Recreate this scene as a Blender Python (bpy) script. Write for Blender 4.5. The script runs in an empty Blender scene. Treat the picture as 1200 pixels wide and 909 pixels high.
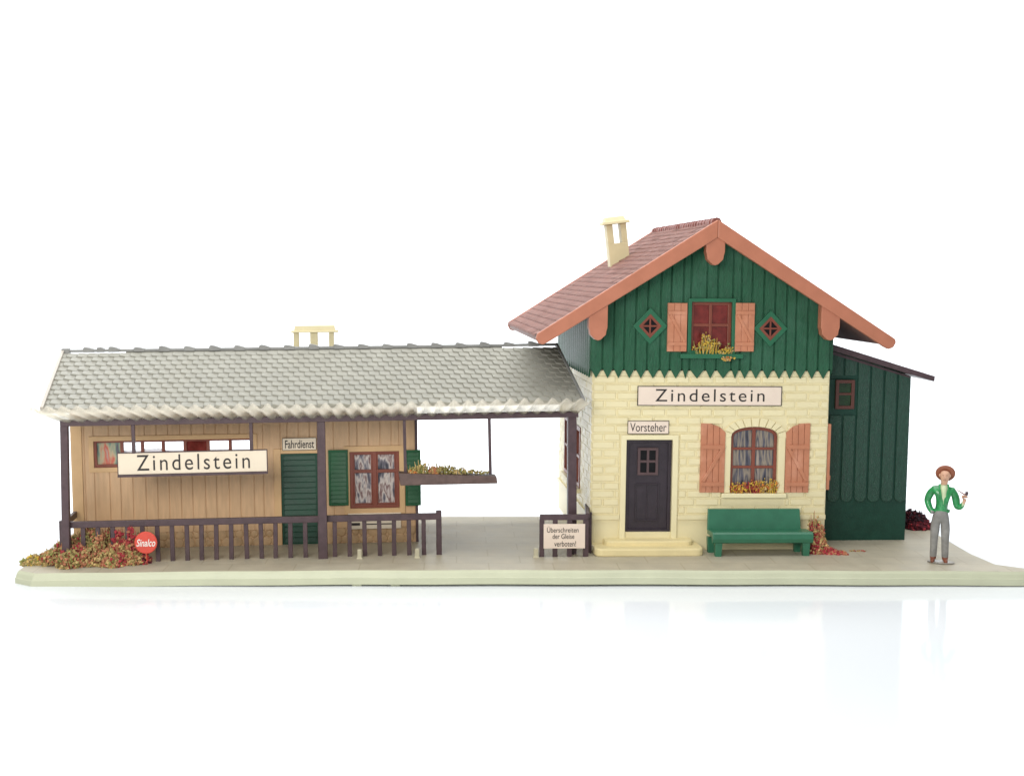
import bpy, math, random
from mathutils import Vector, Matrix
random.seed(7)
R = math.radians
S = bpy.context.scene
COL = S.collection

# ------------------------------------------------------------------ camera
F, CX, CY = 1500.0, 535.0, 454.5          # focal length and principal point in photograph pixels (1200 x 909)
PITCH, DC, HC = R(5.18), 24.6, 5.8
cd = bpy.data.cameras.new('camera'); cam = bpy.data.objects.new('camera', cd); COL.objects.link(cam)
cam.location = (0, -DC, HC); cam.rotation_euler = (R(90) - PITCH, 0, 0)
cd.sensor_width = 36; cd.lens = F / 1200 * 36; cd.shift_x = (600 - CX) / 1200
cd.clip_start = 0.1; cd.clip_end = 500
S.camera = cam
# ------------------------------------------------------------------ world, lamps, exposure
W = bpy.data.worlds.new('World'); S.world = W; W.use_nodes = True
W.node_tree.nodes['Background'].inputs[0].default_value = (0.95, 0.975, 1.0, 1)
W.node_tree.nodes['Background'].inputs[1].default_value = 0.45

def area(name, loc, target, sx, sy, power, col=(1, 1, 1)):
    l = bpy.data.lights.new(name, 'AREA'); l.shape = 'RECTANGLE'; l.size = sx; l.size_y = sy; l.energy = power; l.color = col
    o = bpy.data.objects.new(name, l); COL.objects.link(o); o.location = loc
    o.rotation_euler = (Vector(target) - Vector(loc)).to_track_quat('-Z', 'Y').to_euler()
    return o
area('front_softbox', (-8, -24, 11), (0, 2, 1.5), 13, 9, 4300, (1, 0.965, 0.91))
area('top_softbox', (0, 2, 22), (0, 2, 0), 34, 22, 6000)
area('rear_softbox', (-17, 25, 19), (2.5, 4, 2), 13, 9, 1700, (0.97, 0.99, 1))
area('backdrop_softbox', (4, 14, 26), (2, 40, 6), 66, 10, 20000)
S.view_settings.view_transform = 'Standard'; S.view_settings.look = 'None'
S.view_settings.exposure = 0.10; S.view_settings.gamma = 1.0
S.cycles.max_bounces = 8; S.cycles.transparent_max_bounces = 16; S.cycles.use_denoising = True

# ------------------------------------------------------------------ helpers
FWD = Vector((0, math.cos(PITCH), -math.sin(PITCH))); UP = Vector((0, math.sin(PITCH), math.cos(PITCH)))
EYE = Vector((0, -DC, HC))
def ray(px, py): return Vector((1, 0, 0)) * ((px - CX) / F) + UP * (-(py - CY) / F) + FWD
def gz(x):                                   # the old plastic base is slightly bowed
    d = x - 1
    return -0.0008 * d * d if d < 0 else -0.0003 * d * d
def ground(px, py):
    d = ray(px, py); z = 0.0
    for _ in range(4):
        t = (z - HC) / d.z; p = EYE + d * t; z = gz(p.x)
    p.z = z
    return p

class Frame:
    def __init__(s, o, yaw, roll=0):
        s.M = Matrix.Translation(o) @ Matrix.Rotation(R(yaw), 4, 'Z') @ Matrix.Rotation(R(roll), 4, 'Y'); s.I = s.M.inverted()
    def _lr(s, px, py):
        return s.I @ EYE, s.I.to_3x3() @ ray(px, py)
    def p(s, px, py, ly=0.0):                # the point of the plane y = ly seen there: (x, z)
        o, d = s._lr(px, py); t = (ly - o.y) / d.y; q = o + d * t
        return q.x, q.z
    def side(s, px, py, lx=0.0):             # the point of the plane x = lx: (y, z)
        o, d = s._lr(px, py); t = (lx - o.x) / d.x; q = o + d * t
        return q.y, q.z
    def r(s, x0, y0, x1, y1, ly=0.0):        # pixel box -> x0, x1, z0, z1
        a = s.p(x0, (y0 + y1) / 2, ly)[0]; b = s.p(x1, (y0 + y1) / 2, ly)[0]
        c = s.p((x0 + x1) / 2, y1, ly)[1]; d = s.p((x0 + x1) / 2, y0, ly)[1]
        return a, b, c, d

OFF = {}
def tag(o, label=None, cat=None, group=None, kind=None):
    for k, v in (('label', label), ('category', cat), ('group', group), ('kind', kind)):
        if v: o[k] = v
    return o
def thing(name, label, cat, fr, off, group=None):
    o = bpy.data.objects.new(name, None); COL.objects.link(o); o.empty_display_size = 0.1
    o.matrix_world = fr.M @ Matrix.Translation(off); OFF[o.name] = Vector(off)
    return tag(o, label, cat, group)

class MB:
    def __init__(s): s.v = []; s.f = []; s.m = []; s.cur = 0
    def face(s, idx): s.f.append(idx); s.m.append(s.cur)
    def add(s, vs, fs):
        b = len(s.v); s.v += [tuple(v) for v in vs]
        for f in fs: s.face([b + i for i in f])
    def box(s, x0, x1, y0, y1, z0, z1):
        s.add([(x0,y0,z0),(x1,y0,z0),(x1,y1,z0),(x0,y1,z0),(x0,y0,z1),(x1,y0,z1),(x1,y1,z1),(x0,y1,z1)],
              [(0,3,2,1),(4,5,6,7),(0,1,5,4),(1,2,6,5),(2,3,7,6),(3,0,4,7)])
        return s
    def prism(s, poly, y0, y1):              # polygon in x, z pushed along y
        a = sum(poly[i][0]*poly[(i+1) % len(poly)][1] - poly[(i+1) % len(poly)][0]*poly[i][1] for i in range(len(poly)))
        if a < 0: poly = poly[::-1]
        n = len(poly)
        s.add([(x, y0, z) for x, z in poly] + [(x, y1, z) for x, z in poly],
              [tuple(range(n)), tuple(range(2*n-1, n-1, -1))] + [(i, n+i, n+(i+1) % n, (i+1) % n) for i in range(n)])
        return s
    def ring(s, outer, inner, y0, y1):       # two polygons of equal count, the part between them
        n = len(outer)
        s.add([(x,y0,z) for x,z in outer]+[(x,y0,z) for x,z in inner]+[(x,y1,z) for x,z in outer]+[(x,y1,z) for x,z in inner], [])
        b = len(s.v) - 4*n
        for i in range(n):
            j = (i+1) % n
            for q in ((i,j,n+j,n+i),(2*n+i,3*n+i,3*n+j,2*n+j),(i,2*n+i,2*n+j,j),(n+i,n+j,3*n+j,3*n+i)):
                s.face([b+k for k in q])
        return s
    def rect_ring(s, x0, x1, z0, z1, w, y0, y1, wb=None):
        wb = w if wb is None else wb
        return s.ring([(x0,z0),(x1,z0),(x1,z1),(x0,z1)], [(x0+w,z0+wb),(x1-w,z0+wb),(x1-w,z1-w),(x0+w,z1-w)], y0, y1)
    def bar(s, p, q, w, d, upv=(0, 0, 1)):
        p = Vector(p); q = Vector(q); a = (q-p).normalized(); u = Vector(upv)
        if abs(a.dot(u)) > .95: u = Vector((0, 1, 0))
        r = a.cross(u).normalized(); u = r.cross(a)
        pts = [e + r*sx*w/2 + u*sy*d/2 for e in (p, q) for sx, sy in ((-1,-1),(1,-1),(1,1),(-1,1))]
        s.add(pts, [(0,1,2,3),(7,6,5,4),(0,4,5,1),(1,5,6,2),(2,6,7,3),(3,7,4,0)])
        return s
    def tube(s, pts, rad, n=8):
        pts = [Vector(p) for p in pts]; rings = []
        for i, p in enumerate(pts):
            a = (pts[min(i+1, len(pts)-1)] - pts[max(i-1, 0)]).normalized()
            u = Vector((0,1,0)) if abs(a.y) < .9 else Vector((1,0,0))
            r = a.cross(u).normalized(); u = r.cross(a); rr = rad[i] if isinstance(rad, (list, tuple)) else rad
            rings.append([p + (r*math.cos(t) + u*math.sin(t))*rr for t in [2*math.pi*k/n for k in range(n)]])
        b = len(s.v); s.v += [tuple(v) for g in rings for v in g]
        for i in range(len(pts)-1):
            for k in range(n): s.face([b+i*n+k, b+i*n+(k+1) % n, b+(i+1)*n+(k+1) % n, b+(i+1)*n+k])
        s.face([b+k for k in range(n-1, -1, -1)]); s.face([b+(len(pts)-1)*n+k for k in range(n)])
        return s
    def lathe(s, prof, c, n=24, M=None):
        b = len(s.v)
        for r, z in prof:
            for k in range(n):
                v = Vector((r*math.cos(2*math.pi*k/n), r*math.sin(2*math.pi*k/n), z))
                if M: v = M @ v
                s.v.append(tuple(v + Vector(c)))
        for i in range(len(prof)-1):
            for k in range(n): s.face([b+i*n+k, b+i*n+(k+1) % n, b+(i+1)*n+(k+1) % n, b+(i+1)*n+k])
        s.face([b+k for k in range(n-1, -1, -1)]); s.face([b+(len(prof)-1)*n+k for k in range(n)])
        return s
    def bit(s, c, r):                        # a crumb of scatter foam
        q = [Vector(d)*r*random.uniform(.5, 1.35) for d in ((1,0,0),(-1,0,0),(0,1,0),(0,-1,0),(0,0,1),(0,0,-1))]
        M = Matrix.Rotation(random.uniform(0, 6.28), 3, Vector((random.gauss(0,1), random.gauss(0,1), random.gauss(0,1)+.01)).normalized())
        s.add([M @ v + Vector(c) for v in q], [(0,2,4),(2,1,4),(1,3,4),(3,0,4),(2,0,5),(1,2,5),(3,1,5),(0,3,5)])
    def build(s, name, mat, parent=None, bev=0, smooth=False, seg=2):
        me = bpy.data.meshes.new(name); off = OFF.get(parent.name, Vector()) if parent else Vector()
        me.from_pydata([tuple(Vector(v) - off) for v in s.v], [], s.f); me.update()
        for m in (mat if isinstance(mat, list) else [mat]): me.materials.append(m)
        if isinstance(mat, list): me.polygons.foreach_set('material_index', s.m)
        if smooth: me.polygons.foreach_set('use_smooth', [True]*len(s.f))
        o = bpy.data.objects.new(name, me); COL.objects.link(o)
        if parent: o.parent = parent; OFF[o.name] = off
        if bev:
            b = o.modifiers.new('bevel', 'BEVEL'); b.width = bev; b.segments = seg; b.limit_method = 'ANGLE'; b.angle_limit = R(40)
        return o

def holed(mb, x0, x1, z0, z1, holes, y0, y1, mp=lambda x, y, z: (x, y, z)):   # wall slab with rectangular openings
    xs = sorted({x0, x1, *[h[0] for h in holes], *[h[1] for h in holes]}); zs = sorted({z0, z1, *[h[2] for h in holes], *[h[3] for h in holes]})
    xs = [x for x in xs if x0 <= x <= x1]; zs = [z for z in zs if z0 <= z <= z1]
    def solid(i, j):
        if not (0 <= i < len(xs)-1 and 0 <= j < len(zs)-1): return False
        cx, cz = (xs[i]+xs[i+1])/2, (zs[j]+zs[j+1])/2
        return not any(h[0] < cx < h[1] and h[2] < cz < h[3] for h in holes)
    def q(*pts): mb.add([mp(*p) for p in pts], [(0,1,2,3)])
    for i in range(len(xs)-1):
        for j in range(len(zs)-1):
            if not solid(i, j): continue
            a, b, c, d = xs[i], xs[i+1], zs[j], zs[j+1]
            q((a,y0,c),(b,y0,c),(b,y0,d),(a,y0,d)); q((a,y1,c),(a,y1,d),(b,y1,d),(b,y1,c))
            if not solid(i-1, j): q((a,y0,c),(a,y0,d),(a,y1,d),(a,y1,c))
            if not solid(i+1, j): q((b,y0,c),(b,y1,c),(b,y1,d),(b,y0,d))
            if not solid(i, j-1): q((a,y0,c),(a,y1,c),(b,y1,c),(b,y0,c))
            if not solid(i, j+1): q((a,y0,d),(b,y0,d),(b,y1,d),(a,y1,d))

def bricks(mb, x0, x1, z0, z1, y, rh, bw, holes, mp=lambda x, y, z: (x, y, z), gap=.034, rise=.030):
    k = 0; z = z0
    while z < z1 - .05:
        zt = min(z + rh, z1); x = x0 - (bw/2 if k % 2 else 0)
        while x < x1 - .03:
            w = bw*random.uniform(.96, 1.04); spans = [(max(x, x0), min(x + w, x1))]
            for h in holes:
                if zt > h[2]+.01 and z < h[3]-.01:
                    spans = [t for a, b in spans for t in ((a, min(b, h[0])), (max(a, h[1]), b)) if t[1]-t[0] > .05]
            for a, b in spans:
                if b - a < .05: continue
                e = rise*random.uniform(.75, 1.2); g = gap/2; i = .012
                A = [(a+g,y,z+g),(b-g,y,z+g),(b-g,y,zt-g),(a+g,y,zt-g)]
                B = [(a+g+i,y-e,z+g+i),(b-g-i,y-e,z+g+i),(b-g-i,y-e,zt-g-i),(a+g+i,y-e,zt-g-i)]
                mb.add([mp(*v) for v in A+B], [(4,5,6,7),(0,1,5,4),(1,2,6,5),(2,3,7,6),(3,0,4,7)])
            x += w
        z += rh; k += 1

def boards(mb, edges, zb, zt, y, th, holes=(), gap=.035, tip=0.0, mp=None, back=.03):
    # vertical boards between successive edges; zt(x) gives the sloping top; tip makes pointed lower ends
    for a, b in zip(edges, edges[1:]):
        cuts = sorted({a, b, *[t for h in holes for t in h[:2] if a < t < b]})
        for c, d in zip(cuts, cuts[1:]):
            m = (c+d)/2; pieces = [(zb, None)]
            for h in holes:
                if h[0] < m < h[1]: pieces = [(zb, h[2]), (h[3], None)]
            for lo, hi in pieces:
                g0 = gap/2 if c == a else 0; g1 = gap/2 if d == b else 0
                for (u, v, ya, yb, tp) in ((c, d, y+back, y+th, 0), (c+g0, d-g1, y, y+back+.01, tip)):
                    if v - u < .01: continue
                    up = [(u, hi), (v, hi)] if hi is not None else [(u, zt(u)), (v, zt(v))]
                    if hi is None and zt(a) is not None and a < APEX < b and u < APEX < v: up = [(u, zt(u)), (APEX, zt(APEX)), (v, zt(v))]
                    low = [(v, lo), ((u+v)/2, lo-tp), (u, lo)] if tp and lo == zb else [(v, lo), (u, lo)]
                    if min(up[0][1], up[-1][1]) - lo < .02: continue
                    q = MB(); q.prism(up + low, ya, yb)
                    vs = [mp(*t) for t in q.v] if mp else q.v
                    mb.add(vs, q.f)
APEX = 1e9
def snap(ed, holes):                         # let board joints fall on the edges of openings
    for h in holes:
        for x in h[:2]:
            i = min(range(1, len(ed)-1), key=lambda k: abs(ed[k]-x)); ed[i] = x

# ------------------------------------------------------------------ materials
MATS = {}
def mat(name, col, rough=.45, var=.08, vscale=3.0, bump=.15, bscale=40, grain=None, spec=.5, dirt=None, dscale=1.2, coat=0, sss=0, trans=0, alpha=None):
    if max(col) > .25 and 'foam' not in name: col = tuple(c*.88 for c in col)   # pale plastics kept in step with the bright exposure
    m = bpy.data.materials.new(name); m.use_nodes = True; nt = m.node_tree; N = nt.nodes; L = nt.links
    b = N['Principled BSDF']; tc = N.new('ShaderNodeTexCoord'); mp = N.new('ShaderNodeMapping'); L.new(tc.outputs['Object'], mp.inputs[0])
    if grain: mp.inputs['Scale'].default_value = grain
    n1 = N.new('ShaderNodeTexNoise'); n1.inputs['Scale'].default_value = vscale; n1.inputs['Detail'].default_value = 6; L.new(mp.outputs[0], n1.inputs[0])
    rp = N.new('ShaderNodeValToRGB'); rp.color_ramp.elements[0].position = .3; rp.color_ramp.elements[1].position = .7
    rp.color_ramp.elements[0].color = (*[c*(1-var) for c in col], 1); rp.color_ramp.elements[1].color = (*[min(1, c*(1+var)) for c in col], 1)
    L.new(n1.outputs[0], rp.inputs[0]); out = rp.outputs[0]
    if dirt:
        n3 = N.new('ShaderNodeTexNoise'); n3.inputs['Scale'].default_value = dscale; n3.inputs['Detail'].default_value = 8; L.new(tc.outputs['Object'], n3.inputs[0])
        r3 = N.new('ShaderNodeValToRGB'); r3.color_ramp.elements[0].position = .52; r3.color_ramp.elements[1].position = .72
        r3.color_ramp.elements[1].color = (dirt[3],)*3 + (1,); L.new(n3.outputs[0], r3.inputs[0])
        mx = N.new('ShaderNodeMixRGB'); L.new(r3.outputs[0], mx.inputs[0]); L.new(out, mx.inputs[1]); mx.inputs[2].default_value = (*dirt[:3], 1); out = mx.outputs[0]
    L.new(out, b.inputs['Base Color'])
    n2 = N.new('ShaderNodeTexNoise'); n2.inputs['Scale'].default_value = bscale; n2.inputs['Detail'].default_value = 5; L.new(mp.outputs[0], n2.inputs[0])
    bp = N.new('ShaderNodeBump'); bp.inputs['Strength'].default_value = bump; bp.inputs['Distance'].default_value = .02
    L.new(n2.outputs[0], bp.inputs['Height']); L.new(bp.outputs[0], b.inputs['Normal'])
    rr = N.new('ShaderNodeMapRange'); rr.inputs[3].default_value = max(.03, rough-.08); rr.inputs[4].default_value = min(1, rough+.1)
    L.new(n1.outputs[0], rr.inputs[0]); L.new(rr.outputs[0], b.inputs['Roughness'])
    b.inputs['Specular IOR Level'].default_value = spec
    if coat: b.inputs['Coat Weight'].default_value = coat; b.inputs['Coat Roughness'].default_value = .15
    if trans: b.inputs['Transmission Weight'].default_value = trans
    if alpha is not None: b.inputs['Alpha'].default_value = alpha
    MATS[name] = m
    return m
CREAM = mat('cream_plastic', (.86, .77, .48), .34, .03, 2.5, .12, 60, dirt=(.74, .63, .36, .35), dscale=1.6)
TRIM = mat('cream_trim', (.87, .79, .50), .42, .03)
STEP = mat('step_plastic', (.84, .72, .40), .45, .05)
CHIM = mat('chimney_plastic', (.68, .60, .36), .45, .06)
GREEN = mat('green_plastic', (.015, .096, .046), .38, .2, 5, .9, 22, grain=(6, 6, .8), dirt=(.05, .16, .10, .5), dscale=1.4, spec=.35)
GREENT = mat('green_trim', (.02, .12, .06), .4, .1, spec=.35)
TIPG = mat('green_edge', (.05, .19, .06), .36, .1)
DGREEN = mat('dark_green_plastic', (.010, .056, .035), .30, .25, 5, 1.0, 16, grain=(5, 5, 1.2), spec=.45)
DGREENP = mat('dark_green_plinth', (.010, .050, .034), .42, .15, 5, .2, 30, spec=.3)
LOUV = mat('door_green', (.008, .055, .031), .42, .15, 5, .15, spec=.35)
SHUTG = mat('shutter_green', (.012, .09, .034), .38, .15, spec=.35)
BENCH = mat('bench_green', (.030, .150, .085), .33, .1, 4, .1)
SALMON = mat('salmon_plastic', (.54, .215, .115), .42, .08, 5, .2, 30, dirt=(.66, .33, .22, .5), dscale=3)
BARGE = mat('barge_plastic', (.47, .172, .098), .40, .06, 4, .2, 40)
RTILE = mat('red_roof_tile', (.265, .128, .102), .6, .2, 7, .5, 40, dirt=(.34, .20, .165, .6), dscale=3, spec=.22)
RIDGE = mat('red_ridge_tile', (.26, .09, .07), .5, .25, 9, .5, 30)
SOFFIT = mat('roof_underside', (.20, .10, .08), .5, .1)
SLATE = mat('grey_slate', (.32, .313, .268), .48, .08, 3, .15, 40, spec=.25, dirt=(.27, .26, .215, .5), dscale=1.1)
RIDGEG = mat('grey_ridge', (.24, .24, .23), .4, .15)
VERGE = mat('grey_verge', (.46, .42, .36), .4, .1)
WOOD = mat('tan_board', (.67, .44, .25), .42, .10, 3, .25, 26, grain=(5, 5, .6), dirt=(.55, .33, .165, .5), dscale=.9)
WOODT = mat('tan_trim', (.68, .44, .22), .42, .06)
STONE = mat('tan_rubble', (.56, .37, .20), .5, .18, 5, .3)
PLUM = mat('plum_plastic', (.072, .044, .050), .42, .2, 6, .2, dirt=(.10, .07, .07, .4), dscale=2.5, spec=.4)
DOORP = mat('plum_door', (.030, .021, .029), .36, .2, 5, .2, spec=.45)
FRAMEB = mat('brown_frame', (.20, .050, .028), .36, .12)
REDTR = mat('red_pane', (.16, .022, .018), .15, .35, 6, .1, 8)
PAPER = mat('sign_paper', (.86, .72, .60), .6, .03, 4, .05)
PAPERC = mat('sign_paper_cream', (.85, .74, .58), .6, .03, 4, .05)
INK = mat('sign_ink', (.018, .014, .014), .6, .1)
REDSIGN = mat('red_enamel', (.70, .075, .045), .35, .08, 8, .05)
WHITEP = mat('white_paint', (.90, .86, .80), .5, .04)
BROWNBOX = mat('planter_brown', (.115, .072, .062), .5, .25, 7, .4)
BLACK = mat('dark_interior', (.010, .009, .010), .6, .1)
GLASSD = mat('dark_pane', (.006, .006, .007), .35, .2, spec=.2)
DOORW = mat('door_window_plum', (.085, .048, .050), .42, .15)
PEG = mat('peg_plastic', (.55, .51, .36), .5, .05)
FOL = [mat('foam_olive', (.34, .27, .10), .9, .35, 9, .1), mat('foam_ochre', (.52, .37, .16), .9, .3, 9, .1), mat('foam_red', (.34, .032, .042), .9, .3, 9, .1),
       mat('foam_rust', (.44, .18, .095), .9, .3, 9, .1), mat('foam_green', (.24, .25, .07), .9, .3, 9, .1), mat('foam_maroon', (.09, .008, .016), .9, .3, 9, .1),
       mat('foam_dark', (.035, .014, .022), .9, .3, 9, .1), mat('foam_yellow', (.62, .42, .06), .9, .25, 9, .1), mat('foam_orange', (.60, .20, .05), .9, .25, 9, .1)]

def clear_mat():                             # old yellowed clear plastic
    m = bpy.data.materials.new('clear_plastic'); m.use_nodes = True; nt = m.node_tree; N = nt.nodes; L = nt.links; N.clear()
    o = N.new('ShaderNodeOutputMaterial'); t = N.new('ShaderNodeBsdfTransparent'); t.inputs[0].default_value = (.985, .965, .92, 1)
    d = N.new('ShaderNodeBsdfDiffuse'); d.inputs[0].default_value = (.95, .90, .79, 1); tl = N.new('ShaderNodeBsdfTranslucent'); tl.inputs[0].default_value = (.98, .95, .87, 1)
    g = N.new('ShaderNodeBsdfGlossy'); g.inputs['Roughness'].default_value = .12
    a = N.new('ShaderNodeMixShader'); b = N.new('ShaderNodeMixShader'); c = N.new('ShaderNodeMixShader'); fr = N.new('ShaderNodeFresnel')
    a.inputs[0].default_value = .7; L.new(d.outputs[0], a.inputs[1]); L.new(tl.outputs[0], a.inputs[2])
    b.inputs[0].default_value = .36; L.new(t.outputs[0], b.inputs[1]); L.new(a.outputs[0], b.inputs[2])
    fm = N.new('ShaderNodeMath'); fm.operation = 'MULTIPLY'; fm.inputs[1].default_value = .3; L.new(fr.outputs[0], fm.inputs[0]); L.new(fm.outputs[0], c.inputs[0]); L.new(b.outputs[0], c.inputs[1]); L.new(g.outputs[0], c.inputs[2]); L.new(c.outputs[0], o.inputs[0])
    return m
CLEAR = clear_mat()

def curtain_mat(name, cols, sx, nz):
    m = bpy.data.materials.new(name); m.use_nodes = True; nt = m.node_tree; N = nt.nodes; L = nt.links; b = N['Principled BSDF']
    tc = N.new('ShaderNodeTexCoord'); mp = N.new('ShaderNodeMapping'); mp.inputs['Scale'].default_value = (sx, 1, nz); L.new(tc.outputs['Object'], mp.inputs[0])
    n = N.new('ShaderNodeTexNoise'); n.inputs['Scale'].default_value = 1; n.inputs['Detail'].default_value = 3; L.new(mp.outputs[0], n.inputs[0])
    rp = N.new('ShaderNodeValToRGB'); L.new(n.outputs[0], rp.inputs[0]); e = rp.color_ramp.elements
    e[0].position = .33; e[0].color = (*cols[0], 1); e[1].position = .67; e[1].color = (*cols[-1], 1)
    for i, c in enumerate(cols[1:-1]): q = e.new(.33 + .34*(i+1)/(len(cols)-1)); q.color = (*c, 1)
    L.new(rp.outputs[0], b.inputs['Base Color']); b.inputs['Roughness'].default_value = .35
    return m
CURT = curtain_mat('striped_curtain', [(.02,.02,.03), (.085,.085,.115), (.30,.25,.19), (.06,.062,.085), (.36,.30,.25)], 8, .9)
LACE = curtain_mat('lace_curtain', [(.03,.03,.045), (.14,.13,.16), (.60,.54,.50), (.14,.06,.06), (.50,.44,.42)], 9, 2.2)
GAUDY = curtain_mat('coloured_curtain', [(.10,.10,.12), (.20,.30,.22), (.50,.40,.25), (.55,.10,.06), (.4,.35,.3)], 5, 1.5)
NET = curtain_mat('net_curtain', [(.35,.33,.45), (.75,.75,.82), (.95,.95,1.0), (.85,.85,.93), (.95,.95,1.0)], 4, 6)

# ------------------------------------------------------------------ setting: white table sweeping up into the backdrop
def sweep():
    m = bpy.data.materials.new('white_acrylic'); m.use_nodes = True; b = m.node_tree.nodes['Principled BSDF']
    N = m.node_tree.nodes; L = m.node_tree.links; tc = N.new('ShaderNodeTexCoord'); n = N.new('ShaderNodeTexNoise'); n.inputs['Scale'].default_value = .4
    L.new(tc.outputs['Object'], n.inputs[0]); mr = N.new('ShaderNodeMapRange'); mr.inputs[3].default_value = .06; mr.inputs[4].default_value = .12
    L.new(n.outputs[0], mr.inputs[0]); L.new(mr.outputs[0], b.inputs['Roughness'])
    b.inputs['Base Color'].default_value = (.745, .775, .80, 1); b.inputs['Specular IOR Level'].default_value = .16
    prof = [(-40, 0)] + [(y, 0) for y in (-10, 0, 10, 20)]
    prof += [(20 + 22*math.sin(t), 22 - 22*math.cos(t)) for t in [math.pi/2*k/16 for k in range(1, 17)]] + [(42, 60)]
    mb = MB(); TZ = -.315
    for y, z in prof: mb.v += [(-70, y, z+TZ), (70, y, z+TZ)]
    for i in range(len(prof)-1): mb.face([2*i, 2*i+1, 2*i+3, 2*i+2])
    tag(mb.build('white_backdrop', m, None, smooth=True), kind='structure')
sweep()

# ------------------------------------------------------------------ setting: the platform base
WF = Frame(Vector((0, 0, 0)), 0, 0)
def base_plate():
    m = mat('platform_plastic', (.49, .445, .34), .5, .09, 2.2, .25, 30, dirt=(.37, .32, .24, .6), dscale=.7, spec=.35)
    N = m.node_tree.nodes; L = m.node_tree.links; b = N['Principled BSDF']; src = b.inputs['Base Color'].links[0].from_socket
    tc = N.new('ShaderNodeTexCoord'); br = N.new('ShaderNodeTexBrick'); L.new(tc.outputs['Object'], br.inputs[0])
    br.inputs['Scale'].default_value = 1; br.inputs['Brick Width'].default_value = 1.28; br.inputs['Row Height'].default_value = .62; br.inputs['Mortar Size'].default_value = .014
    br.inputs['Color1'].default_value = (1, 1, 1, 1); br.inputs['Color2'].default_value = (.97, .965, .955, 1); br.inputs['Mortar'].default_value = (.86, .83, .78, 1)
    mu = N.new('ShaderNodeMixRGB'); mu.blend_type = 'MULTIPLY'; mu.inputs[0].default_value = 1; L.new(src, mu.inputs[1]); L.new(br.outputs[0], mu.inputs[2]); L.new(mu.outputs[0], b.inputs['Base Color'])
    side = mat('platform_edge', (.58, .60, .43), .42, .05, 1.5, .08)
    g = lambda px, py: ground(px, py)
    right = [g(1086, 619), g(1112, 634), g(1136, 648), g(1166, 661)]
    fl = g(22, 668)
    back = ground(590, 605).y
    top = [(fl.x, fl.y)]
    n = 48; xr = 11.25
    top += [(fl.x + (xr-fl.x)*k/n, .05*math.sin(k*.9)*.3) for k in range(1, n)]
    top += [(xr, .02), (xr+.12, .1), (xr-.05, .3)] + [(p.x, p.y) for p in right[::-1]] + [(right[0].x-.1, 6.9), (2.95, 6.9), (2.9, back)]
    top += [(2.9 - (2.9 - fl.x)*k/20, back) for k in range(1, 21)]
    mb = MB(); k = len(top)
    cx = sum(p[0] for p in top)/k; cy = 2.8
    def off(p, d):                                       # plan outline pushed outwards
        return (p[0] + (d if p[0] > 10 else -d if p[0] < -8 else 0), p[1] - (d if p[1] < .4 else 0))
    mb.cur = 0
    # the top sheet as strips so it can follow the bow
    b0 = len(mb.v); mb.v += [(x, y, gz(x)) for x, y in top]
    mb.face([b0 + i for i in range(k)])
    lay = [(0, 0), (.03, -.05), (.05, -.13), (.06, -.14), (.06, -.27)]
    mb.cur = 1
    base = b0
    rings = [base]
    for d, z in lay[1:]:
        r = len(mb.v); mb.v += [(*off(p, d), gz(p[0]) + z) for p in top]; rings.append(r)
    for a, b_ in zip(rings, rings[1:]):
        for i in range(k):
            j = (i+1) % k; mb.face([a+i, b_+i, b_+j, a+j])
    mb.face([rings[-1]+i for i in range(k-1, -1, -1)])
    o = mb.build('platform', [m, side]); tag(o, kind='structure')
    # split the big top face cleanly
    import bmesh
    bm = bmesh.new(); bm.from_mesh(o.data); bmesh.ops.triangulate(bm, faces=[f for f in bm.faces if len(f.verts) > 8]); bmesh.ops.recalc_face_normals(bm, faces=bm.faces); bm.to_mesh(o.data); bm.free()
    ft = MB()
    for px in (418, 463, 1150):
        q = ground(px, 668); ft.box(q.x-.09, q.x+.09, .0, .3, -.315, gz(q.x)-.265)
    for x in (-8, 0, 9): ft.box(x-.2, x+.2, 4.4, 4.8, -.315, gz(x)-.265)
    ft.build('foot', side, o)
base_plate()

# ------------------------------------------------------------------ text
def text_mb(txt, x0, x1, z0, z1, y, th=.006, space=1.0, bold=0.0, shear=0.0):
    c = bpy.data.curves.new('t', 'FONT'); c.body = txt; c.size = 1; c.space_character = space; c.offset = bold; c.shear = shear
    o = bpy.data.objects.new('t', c); COL.objects.link(o)
    dg = bpy.context.evaluated_depsgraph_get(); me = bpy.data.meshes.new_from_object(o.evaluated_get(dg))
    vs = [v.co.copy() for v in me.vertices]; fs = [tuple(p.vertices) for p in me.polygons]
    bpy.data.objects.remove(o); bpy.data.curves.remove(c); bpy.data.meshes.remove(me)
    ax, bx = min(v.x for v in vs), max(v.x for v in vs); ay, by = min(v.y for v in vs), max(v.y for v in vs)
    V = [(x0 + (v.x-ax)/(bx-ax)*(x1-x0), y, z0 + (v.y-ay)/(by-ay)*(z1-z0)) for v in vs]
    mb = MB(); mb.add(V, fs)
    return mb

def sign(name, label, fr, box, tbox, txt, ly, paper, th=.03, border=.014, space=1.0, bold=0.0, lines=None, group=None):
    x0, x1, z0, z1 = fr.r(*box, ly)
    t = thing(name, label, 'sign', fr, ((x0+x1)/2, ly, z0), group)
    MB().box(x0, x1, ly-th, ly, z0, z1).build('panel', paper, t, .004)
    if border: MB().rect_ring(x0-.004, x1+.004, z0-.004, z1+.004, border, ly-th-.006, ly-.002).build('border', INK, t)
    mb = MB()
    for tx, tb in (lines or [(txt, tbox)]):
        a, b, c, d = fr.r(*tb, ly-th)
        text_mb(tx, a, b, c, d, ly-th-.004, space=space, bold=bold).build('lettering', INK, t)
    return t

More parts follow.
